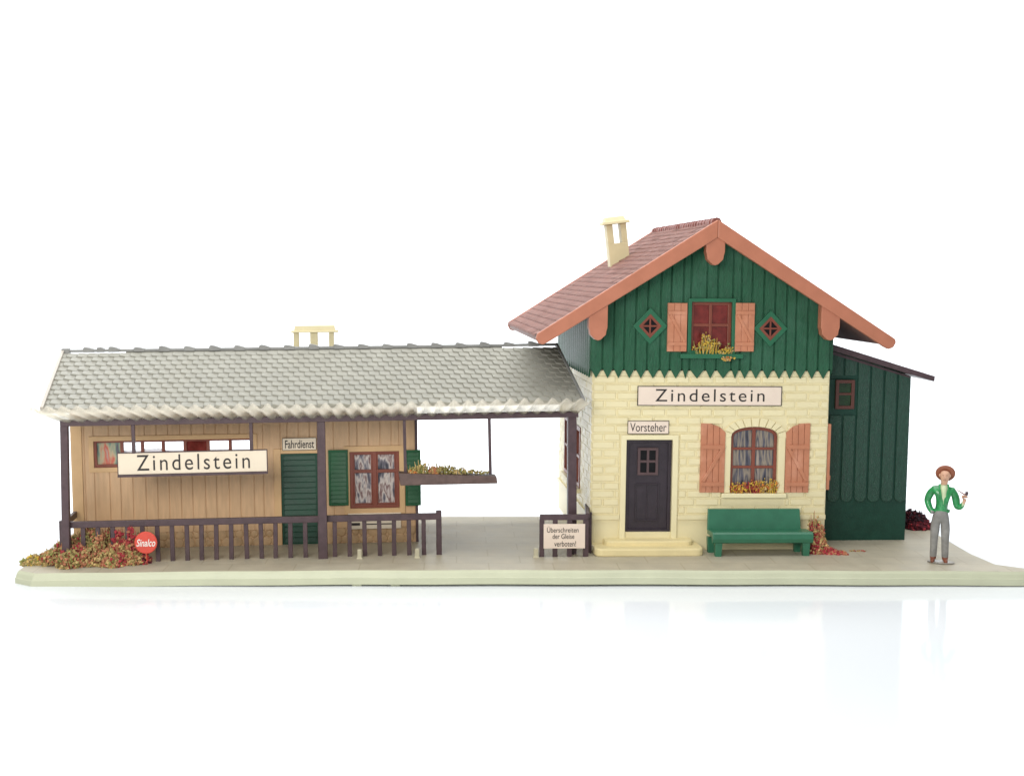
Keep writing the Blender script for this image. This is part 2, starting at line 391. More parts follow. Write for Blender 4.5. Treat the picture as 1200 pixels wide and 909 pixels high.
# ================================================================== STATION HOUSE
HF = Frame(ground(691, 645), 3.0, .45)
HD = 5.0
def house():
    global APEX
    p = HF.p
    X1 = p(968, 560)[0]; ZG = p(830, 440)[1]
    root = thing('station_house', 'cream brick station house with green boarded gable and salmon pink roof edges', 'building', HF, (X1/2, 0, 0))
    dr = HF.r(733, 515, 787, 623); aw = HF.r(856, 500, 911, 577)
    # masonry
    mb = MB(); holes = [dr, aw]
    holed(mb, 0, X1, 0, ZG+.1, holes, 0, .14)
    lw0, lw1 = 1.5, 4.0; lz0 = HF.side(659, 549)[1]; lz1 = lz0 + 1.35
    side = lambda x, y, z: (y, x, z)
    holed(mb, .14, HD-.14, 0, ZG+.1, [(lw0, lw1, lz0, lz1)], 0, .14, side)
    mb.box(X1-.14, X1, .14, HD-.14, 0, ZG+.1); mb.box(0, X1, HD-.14, HD, 0, ZG+.1)
    zp = p(810, 608)[1]                                   # plinth top
    zs = p(830, 602)[1]
    bh = [(dr[0]-.13, dr[1]+.13, 0, dr[3]+.12), (aw[0]-.17, aw[1]+.17, aw[2]-.14, aw[3]+.19)]
    rows = (ZG - zs)/17
    bricks(mb, 0, X1, zs, ZG, 0, rows, .50, bh)
    bricks(mb, 0, HD, zs, ZG, 0, rows, .50, [(lw0-.06, lw1+.06, lz0-.1, lz1+.06)], side, rise=.012)
    for a, b in ((0, dr[0]-.13), (dr[1]+.13, X1)): mb.box(a, b, -.045, 0, zp, zs-.015)
    mb.box(-.045, 0, 0, HD, zp, zs-.015)
    # arch fillers so the opening is round-headed
    def arch(n, x0, x1, zsp, zt): return [((x0+x1)/2 - (x1-x0)/2*math.cos(math.pi*k/n), zsp + (zt-zsp)*math.sin(math.pi*k/n)**.8) for k in range(n+1)]
    zsp = p(883, 512)[1]; A = arch(14, aw[0], aw[1], zsp, aw[3])
    mb.prism(A[:8] + [(A[7][0], aw[3]+.01), (aw[0]-.01, aw[3]+.01)], .002, .12); mb.prism(A[7:] + [(aw[1]+.01, aw[3]+.01), (A[7][0], aw[3]+.01)], .002, .12)
    # wedge stones round the arch
    n = 11; B = arch(n, aw[0]-.01, aw[1]+.01, zsp, aw[3]+.01); C = arch(n, aw[0]-.17, aw[1]+.17, zsp-.02, aw[3]+.19)
    for k in range(n):
        def L(a, b, t): return (a[0]+(b[0]-a[0])*t, a[1]+(b[1]-a[1])*t)
        mb.prism([L(B[k],B[k+1],.08), L(B[k],B[k+1],.92), L(C[k],C[k+1],.94), L(C[k],C[k+1],.06)], -.035, .0)
    for s in (0, 1):
        xx = (aw[0]-.15, aw[0]-.005) if s == 0 else (aw[1]+.005, aw[1]+.15)
        mb.box(xx[0], xx[1], -.03, 0, aw[2], zsp)
    wl = mb.build('wall', CREAM, root)
    MB().box(aw[0]-.19, aw[1]+.19, -.10, 0, aw[2]-.10, aw[2]-.005).build('sill', TRIM, root, .015)
    # door
    tr = MB(); tr.ring([(dr[0]-.12,0.0),(dr[1]+.12,0.0),(dr[1]+.12,dr[3]+.10),(dr[0]-.12,dr[3]+.10)], [(dr[0],.0),(dr[1],.0),(dr[1],dr[3]),(dr[0],dr[3])], -.05, .02)
    tr.build('door_frame', TRIM, root, .012)
    d = MB(); d.box(dr[0], dr[1], .09, .13, dr[2]-.02, dr[3]); x0, x1, z0, z1 = dr
    d.rect_ring(x0, x1, z0-.02, z1, .07, .045, .10); w0, w1, y0, y1 = HF.r(748, 525, 772, 557)
    pz = HF.r(745, 567, 773, 611)
    dm = d.build('door', DOORP, root, .008)
    e = MB(); e.rect_ring(*pz, .025, .065, .095); e.box((pz[0]+pz[1])/2-.012, (pz[0]+pz[1])/2+.012, .072, .095, pz[2]+.03, pz[3]-.03); e.build('door_panel', DOORP, dm, .006)
    e = MB(); e.rect_ring(w0, w1, y0, y1, .055, .05, .10); cx, cz = (w0+w1)/2, (y0+y1)/2
    e.box(cx-.025, cx+.025, .053, .10, y0+.05, y1-.05); e.box(w0+.05, w1-.05, .056, .10, cz-.025, cz+.025); e.build('door_window', DOORW, dm, .005)
    MB().box(w0+.04, w1-.04, .083, .088, y0+.04, y1-.04).build('pane', GLASSD, dm)
    # steps
    for (a, b, yy, zz) in ((709, 813, .30, (633.5, 641)), (698, 826, .60, (643, 653))):
        xa, _ = p(a, 640, -yy); xb, _ = p(b, 640, -yy); h = p(760, zz[0], -yy)[1]
        rr = .16; pl = [(xa, .02), (xb, .02)] + [(xb - rr + rr*math.cos(t), -yy + rr - rr*math.sin(t)) for t in (0, .4, .8, 1.2, 1.57)] + [(xa + rr - rr*math.sin(t), -yy + rr - rr*math.cos(t)) for t in (0, .4, .8, 1.2, 1.57)]
        m2 = MB(); q = len(pl); m2.add([(x, y, 0) for x, y in pl] + [(x, y, h) for x, y in pl], [tuple(range(q))[::-1], tuple(range(q, 2*q))] + [(i, (i+1) % q, q+(i+1) % q, q+i) for i in range(q)])
        m2.build('step', STEP, root, .03)
    # arched window
    fw = MB(); A2 = arch(14, aw[0]+.005, aw[1]-.005, zsp, aw[3]-.005); A3 = arch(14, aw[0]+.065, aw[1]-.065, zsp-.01, aw[3]-.07)
    fw.ring([(aw[0]+.005, aw[2])] + A2 + [(aw[1]-.005, aw[2])], [(aw[0]+.065, aw[2]+.05)] + A3 + [(aw[1]-.065, aw[2]+.05)], .05, .10)
    cx = (aw[0]+aw[1])/2; fw.box(cx-.035, cx+.035, .045, .10, aw[2]+.02, aw[3]-.03)
    for py in (525.5, 547): z = p(883, py, .06)[1]; fw.box(aw[0]+.03, aw[1]-.03, .052, .10, z-.025, z+.025)
    wn = fw.build('window', FRAMEB, root, .006)
    MB().prism([(aw[0]+.03, aw[2]+.02)] + arch(14, aw[0]+.03, aw[1]-.03, zsp, aw[3]-.03) + [(aw[1]-.03, aw[2]+.02)], .092, .098).build('curtain', CURT, wn)
    # arched shutters
    for s, px in ((-1, (821, 850)), (1, (921, 949))):
        a, b, c, dd = HF.r(px[0], 496, px[1], 577, -.07); zt = p(850 if s < 0 else 921, 507, -.07)[1]
        if s < 0: poly = [(a, c), (b, c), (b, zt), (a+(b-a)*.75, zt+(dd-zt)*.62), (a+(b-a)*.4, dd-.01), (a, dd)]
        else: poly = [(a, c), (b, c), (b, dd), (a+(b-a)*.6, dd-.01), (a+(b-a)*.25, zt+(dd-zt)*.62), (a, zt)]
        sh = MB()
        k = 4
        sh.prism(poly, -.045, -.02)
        for i in range(k):                                   # four boards, then ledges and a brace
            u, v = a+(b-a)*i/k+.006, a+(b-a)*(i+1)/k-.006
            def top(x):
                P = [(a, dd), (a+(b-a)*.4, dd-.01), (a+(b-a)*.75, zt+(dd-zt)*.62), (b, zt)] if s < 0 else [(a, zt), (a+(b-a)*.25, zt+(dd-zt)*.62), (a+(b-a)*.6, dd-.01), (b, dd)]
                for (xa, za), (xb, zb) in zip(P, P[1:]):
                    if xa <= x <= xb: return za + (zb-za)*(x-xa)/(xb-xa)
                return dd
            sh.prism([(u, c), (v, c), (v, top(v)), (u, top(u))], -.065, -.04)
        H = dd-c; l1, l2 = c+.18, c+H*.66
        for zz in (l1, l2): sh.box(a+.01, b-.01, -.085, -.055, zz-.045, zz+.045)
        sh.bar((a+.06, -.072, l1+.06), (b-.06, -.072, l2-.04), .03, .07) if s < 0 else sh.bar((b-.06, -.072, l1+.06), (a+.06, -.072, l2-.04), .03, .07)
        sh.build('shutter', SALMON, root, .006)
    zc = HF.r(966, 497, 971, 574); s2 = MB(); s2.box(X1+.02, X1+.085, .03, .50, zc[2], zc[3]); s2.box(X1+.08, X1+.11, .05, .48, zc[2]+.2, zc[2]+.3); s2.build('shutter', SALMON, root, .006)
    # window of the side wall that faces the passage
    sw = MB(); fr = lambda a, b, y0, y1, z0, z1: sw.box(y0, y1, a, b, z0, z1)
    for a, b, z0, z1 in ((lw0, lw1, lz0, lz0+.1), (lw0, lw1, lz1-.1, lz1), (lw0, lw0+.1, lz0+.1, lz1-.1), (lw1-.1, lw1, lz0+.1, lz1-.1)): fr(a, b, -.02, .08, z0, z1)
    for k in (1, 2, 3): yy = lw0+(lw1-lw0)*k/4; fr(yy-.05, yy+.05, -.015, .07, lz0+.1, lz1-.1)
    fr(lw0+.1, lw1-.1, -.01, .06, (lz0+lz1)/2-.03, (lz0+lz1)/2+.03)
    s3 = sw.build('window', FRAMEB, root, .006); MB().box(.06, .068, lw0+.05, lw1-.05, lz0+.05, lz1-.05).build('curtain', NET, s3)
    MB().box(-.09, 0, lw0-.1, lw1+.1, lz0-.09, lz0-.005).build('sill', TRIM, root, .012)
    # ---- roof geometry
    yb = -.55; yf, yr = -.50, HD+.55
    ap = p(841, 257.5, yb); le = p(629, 391, yb); re = p(1048, 397, yb)
    sl = (ap[1]-le[1])/(ap[0]-le[0]); sr = (ap[1]-re[1])/(re[0]-ap[0])
    APEX = ap[0]
    ztop = lambda x: ap[1] - (sl*(ap[0]-x) if x < ap[0] else sr*(x-ap[0]))
    # barge boards, front and rear
    dz = .36
    def barge(y0, y1):
        b = MB(); rl = .10
        Lp = [(le[0], le[1]), (le[0]-.02, le[1]-.09), (le[0]+.03, le[1]-.19), (le[0]+.12, le[1]-.22), (le[0]+.22, le[1]-.17)]
        Rp = [(re[0], re[1]), (re[0]+.02, re[1]-.07), (re[0]-.03, re[1]-.17), (re[0]-.13, re[1]-.21), (re[0]-.23, re[1]-.16)]
        la = (ap[0], ap[1]-dz)
        b.prism(Lp[::1] + [la, ap], y0, y1); b.prism([ap, la] + Rp[::-1], y0, y1)
        b.build('barge_board', BARGE, root, .02)
    barge(yb-.06, yb+.05); barge(yr-.04, yr+.06)
    # carved beam ends under the barge board
    for cx_, t, bt in ((701, 356, 399), (838.5, 270, 311), (973, 356, 399)):
        x0, x1, z0, z1 = HF.r(cx_-11, t, cx_+11, bt, yb); w = x1-x0; m_ = (x0+x1)/2
        poly = [(x0, z1), (x0, z0+.26), (x0+.02, z0+.2), (x0+.03, z0+.12), (m_-.06, z0+.02), (m_, z0), (m_+.06, z0+.02), (x1-.03, z0+.12), (x1-.02, z0+.2), (x1, z0+.26), (x1, z1)]
        MB().prism(poly, yb-.025, yb+.20).build('beam_end', BARGE, root, .012)
    # roof slabs and tiles
    rs = MB(); th = .10
    for x_, z_, sgn in ((le[0]+.02, le[1]-.02, -1), (re[0]-.02, re[1]-.02, 1)):
        rs.prism([(ap[0], ap[1]-.03), (x_, z_-.03), (x_, z_-.03-th), (ap[0], ap[1]-.03-th)], yf, yr)
    rf = rs.build('roof', SOFFIT, root)
    tl = MB()
    for x_, sgn in ((le[0], -1), (re[0], 1)):
        Ln = abs(ap[0]-x_); ns = 24; nd = 40
        for i in range(ns):
            for j in range(nd):
                t0, t1 = i/ns, (i+1)/ns+.012
                xa, xb = ap[0]+sgn*Ln*t0, ap[0]+sgn*Ln*min(t1, 1.005)
                y0 = yf + (yr-yf)*(j + (.5 if i % 2 else 0) - .25)/nd; y1 = y0 + (yr-yf)/nd - .012
                y0 = max(y0, yf); y1 = min(y1, yr)
                if y1 - y0 < .03: continue
                za, zb = ztop(xa)-.03, ztop(xb)-.03+.026*random.uniform(.7, 1.4)
                tl.add([(xa,y0,za),(xb,y0,zb),(xb,y1,zb),(xa,y1,za),(xb,y0,zb-.05),(xb,y1,zb-.05)], [(0,1,2,3) if sgn > 0 else (3,2,1,0), (1,4,5,2) if sgn > 0 else (2,5,4,1)])
    tl.build('roof_tile_layer', RTILE, rf)
    rc = MB(); k = 26
    for i in range(k):
        y0 = yf+.02 + (yr-yf-.02)*i/k; y1 = y0 + (yr-yf)/k + .02; r0, r1 = .085, .105
        rc.tube([(ap[0]+random.uniform(-.01,.01), y0, ap[1]-.055), (ap[0]+random.uniform(-.01,.01), y1, ap[1]-.055+random.uniform(0,.015))], [r1, r0], 10)
    rc.build('ridge', RIDGE, rf, smooth=False)
    # ---- gable boards
    zt = lambda x: ztop(x) - .13
    e0, e1 = p(691.5, 437, -.07)[0], p(972, 437, -.07)[0]
    ZZ = p(830, 433, -.07)[1]; tip = ZZ - p(830, 443.5, -.07)[1]
    uw = HF.r(809, 353, 858, 414, -.07)
    n = 21; ed = [e0 + (e1-e0)*i/n + (random.uniform(-.02, .02) if 0 < i < n else 0) for i in range(n+1)]; snap(ed, [uw])
    g = MB(); boards(g, ed, ZZ, zt, -.07, .16, [uw], tip=tip); gw = g.build('gable_boards', GREEN, root, .006)
    # lighter worn rim of the pointed ends
    # side boards, left and right
    n = 17; ed2 = [.02 + (HD-.02)*i/n for i in range(n+1)]
    g = MB(); boards(g, ed2, ZZ, lambda x: ztop(0)-.14, -.07, .16, (), tip=tip, mp=lambda x, y, z: (y, x, z)); g.build('side_boards', GREEN, root, .006)
    g = MB(); boards(g, ed2, ZZ, lambda x: ztop(X1)-.14, -.07, .16, (), tip=tip, mp=lambda x, y, z: (X1-y, x, z)); g.build('side_boards', GREEN, root, .006)
    g = MB(); boards(g, ed, ZZ, zt, -.07, .16, (), mp=lambda x, y, z: (x, HD-y, z)); g.build('gable_boards', GREEN, root)
    # gable window
    t = MB(); t.rect_ring(uw[0]-.06, uw[1]+.06, uw[2]-.02, uw[3]+.06, .075, -.12, -.03); t.box(uw[0]-.22, uw[1]+.22, -.19, -.05, uw[2]-.10, uw[2]-.005)
    t.build('window_surround', GREENT, root, .01)
    f = MB(); f.rect_ring(uw[0], uw[1], uw[2], uw[3], .08, -.01, .06, .04); cx = (uw[0]+uw[1])/2
    f.box(cx-.03, cx+.03, .0, .05, uw[2], uw[3]-.04); z = p(834, 381, 0)[1]; f.box(uw[0]+.03, uw[1]-.03, .004, .05, z-.03, z+.03)
    wn = f.build('window', FRAMEB, root, .008); MB().box(uw[0]+.02, uw[1]-.02, .04, .046, uw[2]+.01, uw[3]-.02).build('pane', REDTR, wn)
    for s, px in ((-1, (782.5, 805.5)), (1, (861.5, 884.5))):
        a, b, c, dd = HF.r(px[0], 355, px[1], 412, -.14); sh = MB(); sh.box(a, b, -.12, -.075, c, dd)
        for i in range(3): sh.box(a+(b-a)*i/3+.006, a+(b-a)*(i+1)/3-.006, -.135, -.11, c+.002, dd-.002)
        for zz in (c+.16, dd-.2): sh.box(a+.008, b-.008, -.155, -.125, zz-.035, zz+.035)
        sh.bar((b-.05, -.143, c+.2), (a+.05, -.143, dd-.24), .025, .06)
        sh.build('shutter', SALMON, root, .006)
    # lozenge windows
    for cx_, cy_ in ((762, 382), (903, 385)):
        x, z = p(cx_, cy_, -.1); h = .36
        dia = lambda r: [(x-r, z), (x, z-r*1.05), (x+r, z), (x, z+r*1.05)]
        m1 = MB(); m1.ring(dia(h), dia(h*.66), -.115, -.06); m1.build('lozenge_surround', GREENT, root, .008)
        m2 = MB(); m2.ring(dia(h*.67), dia(h*.46), -.10, -.06); m2.box(x-.017, x+.017, -.092, -.06, z-h*.5, z+h*.5); m2.box(x-h*.48, x+h*.48, -.09, -.06, z-.017, z+.017)
        lw = m2.build('lozenge_window', FRAMEB, root); MB().prism(dia(h*.55), -.078, -.072).build('pane', GLASSD, lw)
    # chimney, leaning a little
    cy0 = 3.5
    x0, x1, zb_, zt_ = HF.r(714.5, 262, 739.5, 313, cy0); cxm = (x0+x1)/2; zlow = ztop(x0)-.15
    M = Matrix.Translation((cxm+.02, cy0+.2, zb_)) @ Matrix.Rotation(R(-7.0), 4, 'Y')
    H = zt_-zb_; w = (x1-x0)/2*.94; c = MB()
    c.box(-w, w, -.17, .17, -.45, H*.56); c.box(-w-.0, -w*.36, -.17, .17, H*.555, H+.0); c.box(w*.40, w, -.17, .17, H*.555, H+.0)
    c.v = [tuple(M @ Vector(v)) for v in c.v]; ch = c.build('chimney', CHIM, root, .012)
    c = MB(); c.add([(-w-.10,-.27,H),(w+.08,-.27,H),(w+.08,.27,H),(-w-.10,.27,H),(-w-.08,-.25,H+.07),(w+.06,-.25,H+.07),(w+.06,.25,H+.07),(-w-.08,.25,H+.07)], [(0,3,2,1),(4,5,6,7),(0,1,5,4),(1,2,6,5),(2,3,7,6),(3,0,4,7)])
    c.add([(-w-.04,-.22,H+.06),(w+.0,-.22,H+.06),(w+.0,.22,H+.06),(-w-.04,.22,H+.06),(-w+.0,-.16,H+.17),(w-.04,-.16,H+.17),(w-.04,.16,H+.17),(-w+.0,.16,H+.17)], [(0,3,2,1),(4,5,6,7),(0,1,5,4),(1,2,6,5),(2,3,7,6),(3,0,4,7)])
    c.v = [tuple(M @ Vector(v)) for v in c.v]; c.build('chimney_cap', CHIM, ch, .012)
    return X1, ZG, dict(aw=aw, uw=uw, dr=dr)
HX, HZG, HW = house()

# signs on the house
sign('station_sign', 'pinkish Zindelstein name board fixed under the green gable of the brick house', HF, (747, 452.5, 915.5, 475), (768, 456, 896, 470.5), 'Zindelstein', -.022, PAPER, space=1.25)
sign('door_sign', 'small Vorsteher plate above the dark plum house door', HF, (735.5, 493, 783.5, 508), (738.5, 495.5, 781, 505.5), 'Vorsteher', -.022, PAPER, .02, .010, space=1.0)

# ================================================================== LEAN-TO SHED
def shed():
    global APEX
    APEX = 1e9
    yS = .80; yE = 4.6; p = lambda a, b: HF.p(a, b, yS)
    xl = HX+.005; xr = p(1064.5, 540)[0]; zb = .0
    a, b = p(975, 411), p(1069, 446)
    slope = (b[1]-a[1])/(b[0]-a[0]); zt = lambda x: a[1] + .09 + slope*(x-a[0])
    root = thing('lean_to_shed', 'dark green boarded lean-to shed with sloping plum roof beside the brick house', 'shed', HF, ((xl+xr)/2, yS, 0))
    wnd = HF.r(979, 445, 1001, 479, yS)
    zpl = p(1015, 588)[1]
    # plinth and boards with rounded feet
    pl = MB(); pl.box(xl, xr, yS+.03, yE, -.02, zt(xr)-.06); pl.prism([(xl, zt(xr)-.061), (xr, zt(xr)-.061), (xr, zt(xr)), (xl, zt(xl))], yS+.03, yE)
    pl.build('wall', DGREENP, root, .01)
    bd = MB(); n = 7
    for i in range(n):
        u, v = xl+(xr-xl)*i/n+.02, xl+(xr-xl)*(i+1)/n-.02
        segs = [(u, v, zpl, None)]
        if v > wnd[0]-.08 and u < wnd[1]+.08:
            segs = [(u, v, zpl, wnd[2]-.14), (u, v, wnd[3]+.09, None)]
            if v > wnd[1]+.1: segs.append((wnd[1]+.09, v, wnd[2]-.10, wnd[3]+.05))
        for (c, d, lo, hi) in segs:
            up = [(d, zt(d)-.02), (c, zt(c)-.02)] if hi is None else [(d, hi), (c, hi)]
            w = d-c; low = [(c+w*(.5-.5*math.cos(t)), lo + .10 - .10*math.sin(t)) for t in [math.pi*k/6 for k in range(7)]] if lo == zpl else [(c, lo), (d, lo)]
            bd.prism(low + up, yS, yS+.04)
    bd.build('boards', DGREEN, root, .012)
    f = MB(); f.rect_ring(*wnd, .07, yS-.03, yS+.05); z = (wnd[2]+wnd[3])/2+.01; f.box(wnd[0]+.05, wnd[1]-.05, yS-.02, yS+.04, z-.025, z+.025)
    w = f.build('window', mat('dark_brown_frame', (.10, .032, .022), .4, .12), root, .006); MB().box(wnd[0]+.04, wnd[1]-.04, yS+.012, yS+.02, wnd[2]+.04, wnd[3]-.04).build('pane', mat('green_pane', (.012, .04, .012), .15, .5, 4), w)
    # roof board
    yo = yS-.34; q = lambda a_, b_: HF.p(a_, b_, yo)
    A = (HX+.004, q(975, 400)[1] + .0); B = q(1096, 441)
    rf = MB(); rf.prism([A, B, (B[0]-.01, B[1]-.11), (A[0], A[1]-.13)], yo, yE+.3); rf.build('roof', PLUM, root, .012)
    f = MB(); f.prism([(A[0]+.3, A[1]-.23), (B[0]-.42, B[1]-.02), (B[0]-.42, B[1]-.06), (A[0]+.3, A[1]-.29)], yS-.02, yS+.06); f.build('roof_batten', PLUM, root)
shed()

# ================================================================== BENCH
def bench():
    yB = -.42; p = lambda a, b, y=yB: HF.p(a, b, y)
    x0, x1 = p(831, 630)[0], p(948, 630)[0]; gzl = HF.p(890, 652.5, -.62)[1]
    t = thing('bench', 'green bench with solid back and seat under the arched window', 'bench', HF, ((x0+x1)/2, -.4, 0))
    zs = HF.p(890, 637, -.70)[1]; zst = HF.p(890, 623, -.70)[1]; zb = HF.p(890, 597, -.28)[1]
    s = MB(); prof = [(-.70, zs+.02), (-.715, zs+.10), (-.70, zst-.05), (-.66, zst-.012), (-.24, zst-.03), (-.24, zst-.13), (-.60, zst-.12), (-.66, zs)]
    q = len(prof); s.add([(x0, y, z) for y, z in prof] + [(x1+.0, y, z) for y, z in prof], [tuple(range(q)), tuple(range(2*q-1, q-1, -1))] + [(i, q+i, q+(i+1) % q, (i+1) % q) for i in range(q)])
    s.build('seat', BENCH, t, .012)
    b = MB(); xb = p(942, 610)[0]; b.add([(x0+.0,-.26,zst-.06),(xb,-.26,zst-.06),(xb,-.20,zst-.06),(x0,-.20,zst-.06),(x0+.02,-.20,zb),(xb-.02,-.20,zb),(xb-.02,-.14,zb),(x0+.02,-.14,zb)], [(0,3,2,1),(4,5,6,7),(0,1,5,4),(1,2,6,5),(2,3,7,6),(3,0,4,7)])
    b.build('backrest', BENCH, t, .012)
    for xa, y0, y1 in ((x0+.07, -.68, -.54), (x1-.20, -.68, -.54), (x0+.01, -.30, -.18), (x1-.26, -.30, -.18)):
        l = MB(); l.add([(xa+.01,y0,-.01),(xa+.13,y0,-.01),(xa+.13,y1,-.01),(xa+.01,y1,-.01),(xa-.01,y0,zs+.06),(xa+.15,y0,zs+.06),(xa+.15,y1,zs+.06),(xa-.01,y1,zs+.06)], [(0,3,2,1),(4,5,6,7),(0,1,5,4),(1,2,6,5),(2,3,7,6),(3,0,4,7)])
        l.build('leg', BENCH, t, .01)
bench()

# ================================================================== WOODEN ANNEXE WITH CANOPY
AF = Frame(ground(75, 662), 4.5, -.5)
AW = 1.40; AD = 3.7
def annexe():
    p = lambda a, b, y=AW: AF.p(a, b, y)
    xl, xr = p(86, 560)[0], p(487, 560)[0]
    root = thing('wooden_annexe', 'tan boarded station annexe under a long grey slate canopy roof on plum posts', 'building', AF, ((xl+xr)/2, AW, 0))
    ztw = p(280, 470)[1]
    dr = AF.r(330, 531, 373, 641, AW); wn = AF.r(410, 527, 468, 595, AW); bw = AF.r(110, 514, 297, 546, AW)
    g = MB(); n = 29; ed = [xl + (xr-xl)*i/n + (random.uniform(-.015, .015) if 0 < i < n else 0) for i in range(n+1)]; snap(ed, [dr, wn, bw])
    zpl = p(250, 622)[1]
    bw2 = (bw[0], bw[1], bw[2], bw[3])
    boards(g, ed, zpl, lambda x: ztw, AW, .12, [dr, wn, bw2], gap=.022, back=.014)
    # the other walls: the rear one has a long window band too
    holed(g, xl, xr, 0, ztw, [(bw[0]-.2, bw[1]+.6, bw[2]-.75, bw[3]+.1)], AD-.1, AD)
    g.box(xl, xl+.1, AW+.12, AD-.1, 0, ztw); g.box(xr-.1, xr, AW+.12, AD-.1, 0, ztw)
    # solid low plinth behind the rubble
    for a, b in ((xl, dr[0]), (dr[1], xr)): g.box(a, b, AW+.03, AW+.12, -.03, zpl)
    w = g.build('wall', WOOD, root, .004)
    # rubble course
    for sx0, sx1 in ((xl, dr[0]-.08), (dr[1]+.08, xr)):
      st = MB()
      for row in range(2):
        x = sx0 - .1*row
        while x < sx1:
            wd = random.uniform(.13, .24); hh = zpl/2; z0 = row*hh
            if x > sx0-.12 and x+wd < sx1+.08:
                st.tube([(x+wd/2, AW+.035, z0+hh/2), (x+wd/2, AW+.008, z0+hh/2)], [wd*.62, wd*.48], 7)
            x += wd
      st.build('rubble_plinth', STONE, root, .01, smooth=True)
    # trims
    t = MB(); t.rect_ring(bw[0]-.10, bw[1]+.08, bw[2]-.10, bw[3]+.08, .10, AW-.03, AW+.03); t.rect_ring(wn[0]-.12, wn[1]+.12, wn[2]-.12, wn[3]+.09, .12, AW-.035, AW+.03)
    t.box(dr[0]-.15, dr[0], AW-.03, AW+.03, 0, dr[3]+.10); t.box(dr[1], dr[1]+.12, AW-.03, AW+.03, 0, dr[3]+.10); t.box(dr[0], dr[1], AW-.03, AW+.03, dr[3], dr[3]+.10)
    t.box(xl-.03, xl+.20, AW-.03, AW+.02, 0, ztw); t.build('trim', WOODT, root, .008)
    MB().box(xr-.005, xr+.05, AW-.02, AW+.3, 0, ztw).build('corner_post', PLUM, root)
    # door with louvre slats
    d = MB(); d.box(dr[0], dr[1], AW+.05, AW+.09, 0, dr[3]); k = 16
    for i in range(k):
        z0 = .03 + (dr[3]-.06)*i/k; z1 = z0 + (dr[3]-.06)/k
        d.add([(dr[0]+.05,AW+.045,z1-.015),(dr[1]-.05,AW+.045,z1-.015),(dr[1]-.05,AW+.030,z0+.01),(dr[0]+.05,AW+.030,z0+.01),(dr[0]+.05,AW+.05,z0),(dr[1]-.05,AW+.05,z0)], [(3,2,1,0),(4,5,2,3)])
    d.rect_ring(dr[0], dr[1], 0, dr[3], .05, AW+.012, AW+.06); d.build('door', LOUV, root)
    # four-pane window
    f = MB(); f.rect_ring(*wn, .075, AW+.01, AW+.07); cx = (wn[0]+wn[1])/2; f.box(cx-.045, cx+.045, AW+.005, AW+.07, wn[2]+.03, wn[3]-.03); z = p(440, 552)[1]; f.box(wn[0]+.04, wn[1]-.04, AW+.015, AW+.07, z-.035, z+.035)
    for a, b in ((wn[0]+.075, cx-.045), (cx+.045, wn[1]-.075)): f.rect_ring(a, b, wn[2]+.075, wn[3]-.075, .03, AW+.022, AW+.07)
    wo = f.build('window', FRAMEB, root, .006); MB().box(wn[0]+.04, wn[1]-.04, AW+.062, AW+.068, wn[2]+.04, wn[3]-.04).build('curtain', LACE, wo)
    # band window
    f = MB(); f.rect_ring(*bw, .06, AW+.0, AW+.07)
    cuts = [110, 143, 167, 191.5, 217, 244, 270, 297]
    xs = [p(c, 530)[0] for c in cuts]
    for c in xs[1:-1]: f.box(c-.035, c+.035, AW+.006, AW+.065, bw[2]+.03, bw[3]-.03)
    wo = f.build('window', FRAMEB, root, .006)
    MB().box(xs[0]+.03, xs[1]-.02, AW+.055, AW+.06, bw[2]+.03, bw[3]-.03).build('curtain', GAUDY, wo)
    MB().box(xs[4]+.02, xs[5]-.02, AW+.055, AW+.06, bw[2]+.03, bw[3]-.03).build('blind', REDTR, wo)
    for i in (1, 2, 3, 5, 6): MB().box(xs[i]+.02, xs[i+1]-.02, AW+.055, AW+.06, bw[2]+.03, bw[2]+.03+(bw[3]-bw[2])*random.uniform(.50, .60)).build('curtain', NET, wo)
    # shutters
    for px in ((385, 408), (475, 493)):
        a, b, c, dd = AF.r(px[0], 527, px[1], 592, AW-.05); s = MB(); s.box(a, b, AW-.05, AW-.03, c, dd); s.rect_ring(a, b, c, dd, .045, AW-.075, AW-.03)
        k = 12
        for i in range(k):
            z0 = c+.05 + (dd-c-.1)*i/k; z1 = z0 + (dd-c-.1)/k
            s.add([(a+.04,AW-.05,z1-.01),(b-.04,AW-.05,z1-.01),(b-.04,AW-.068,z0+.01),(a+.04,AW-.068,z0+.01)], [(3,2,1,0)])
        s.build('shutter', SHUTG, root, .006)
    # posts and beam
    zb0, zb1 = AF.p(300, 495, 0)[1], AF.p(300, 488, 0)[1]
    beam_r = AF.p(677, 490, 0)[0]; beam_l = AF.p(71, 490, 0)[0]
    MB().box(beam_l, beam_r, -.09, .09, zb0, zb1).build('beam', PLUM, root, .012)
    for pxt, pxb in (((71, 80), (73, 82)), ((371.5, 381), (373, 384))):
        a, b = AF.p(pxt[0], 500)[0], AF.p(pxt[1], 500)[0]; c, d_ = AF.p(pxb[0], 640)[0], AF.p(pxb[1], 640)[0]
        l = MB(); l.add([(c,-.08,-.05),(d_,-.08,-.05),(d_,.08,-.05),(c,.08,-.05),(a,-.07,zb0),(b,-.07,zb0),(b,.07,zb0),(a,.07,zb0)], [(0,3,2,1),(4,5,6,7),(0,1,5,4),(1,2,6,5),(2,3,7,6),(3,0,4,7)])
        l.build('post', PLUM, root, .012)
    a, b = AF.p(665, 500)[0], AF.p(675, 500)[0]; MB().box(a, b, -.09, .09, -.12, zb0).build('post', PLUM, root, .012)
    pr = p(480, 520)[0]
    # rear beam at the wall plate and cross ties
    # ---- roof
    ye, yr_ = -.32, 2.15
    zl = AF.p(300, 476.5, ye)[1]; zr = AF.p(300, 409, yr_)[1]
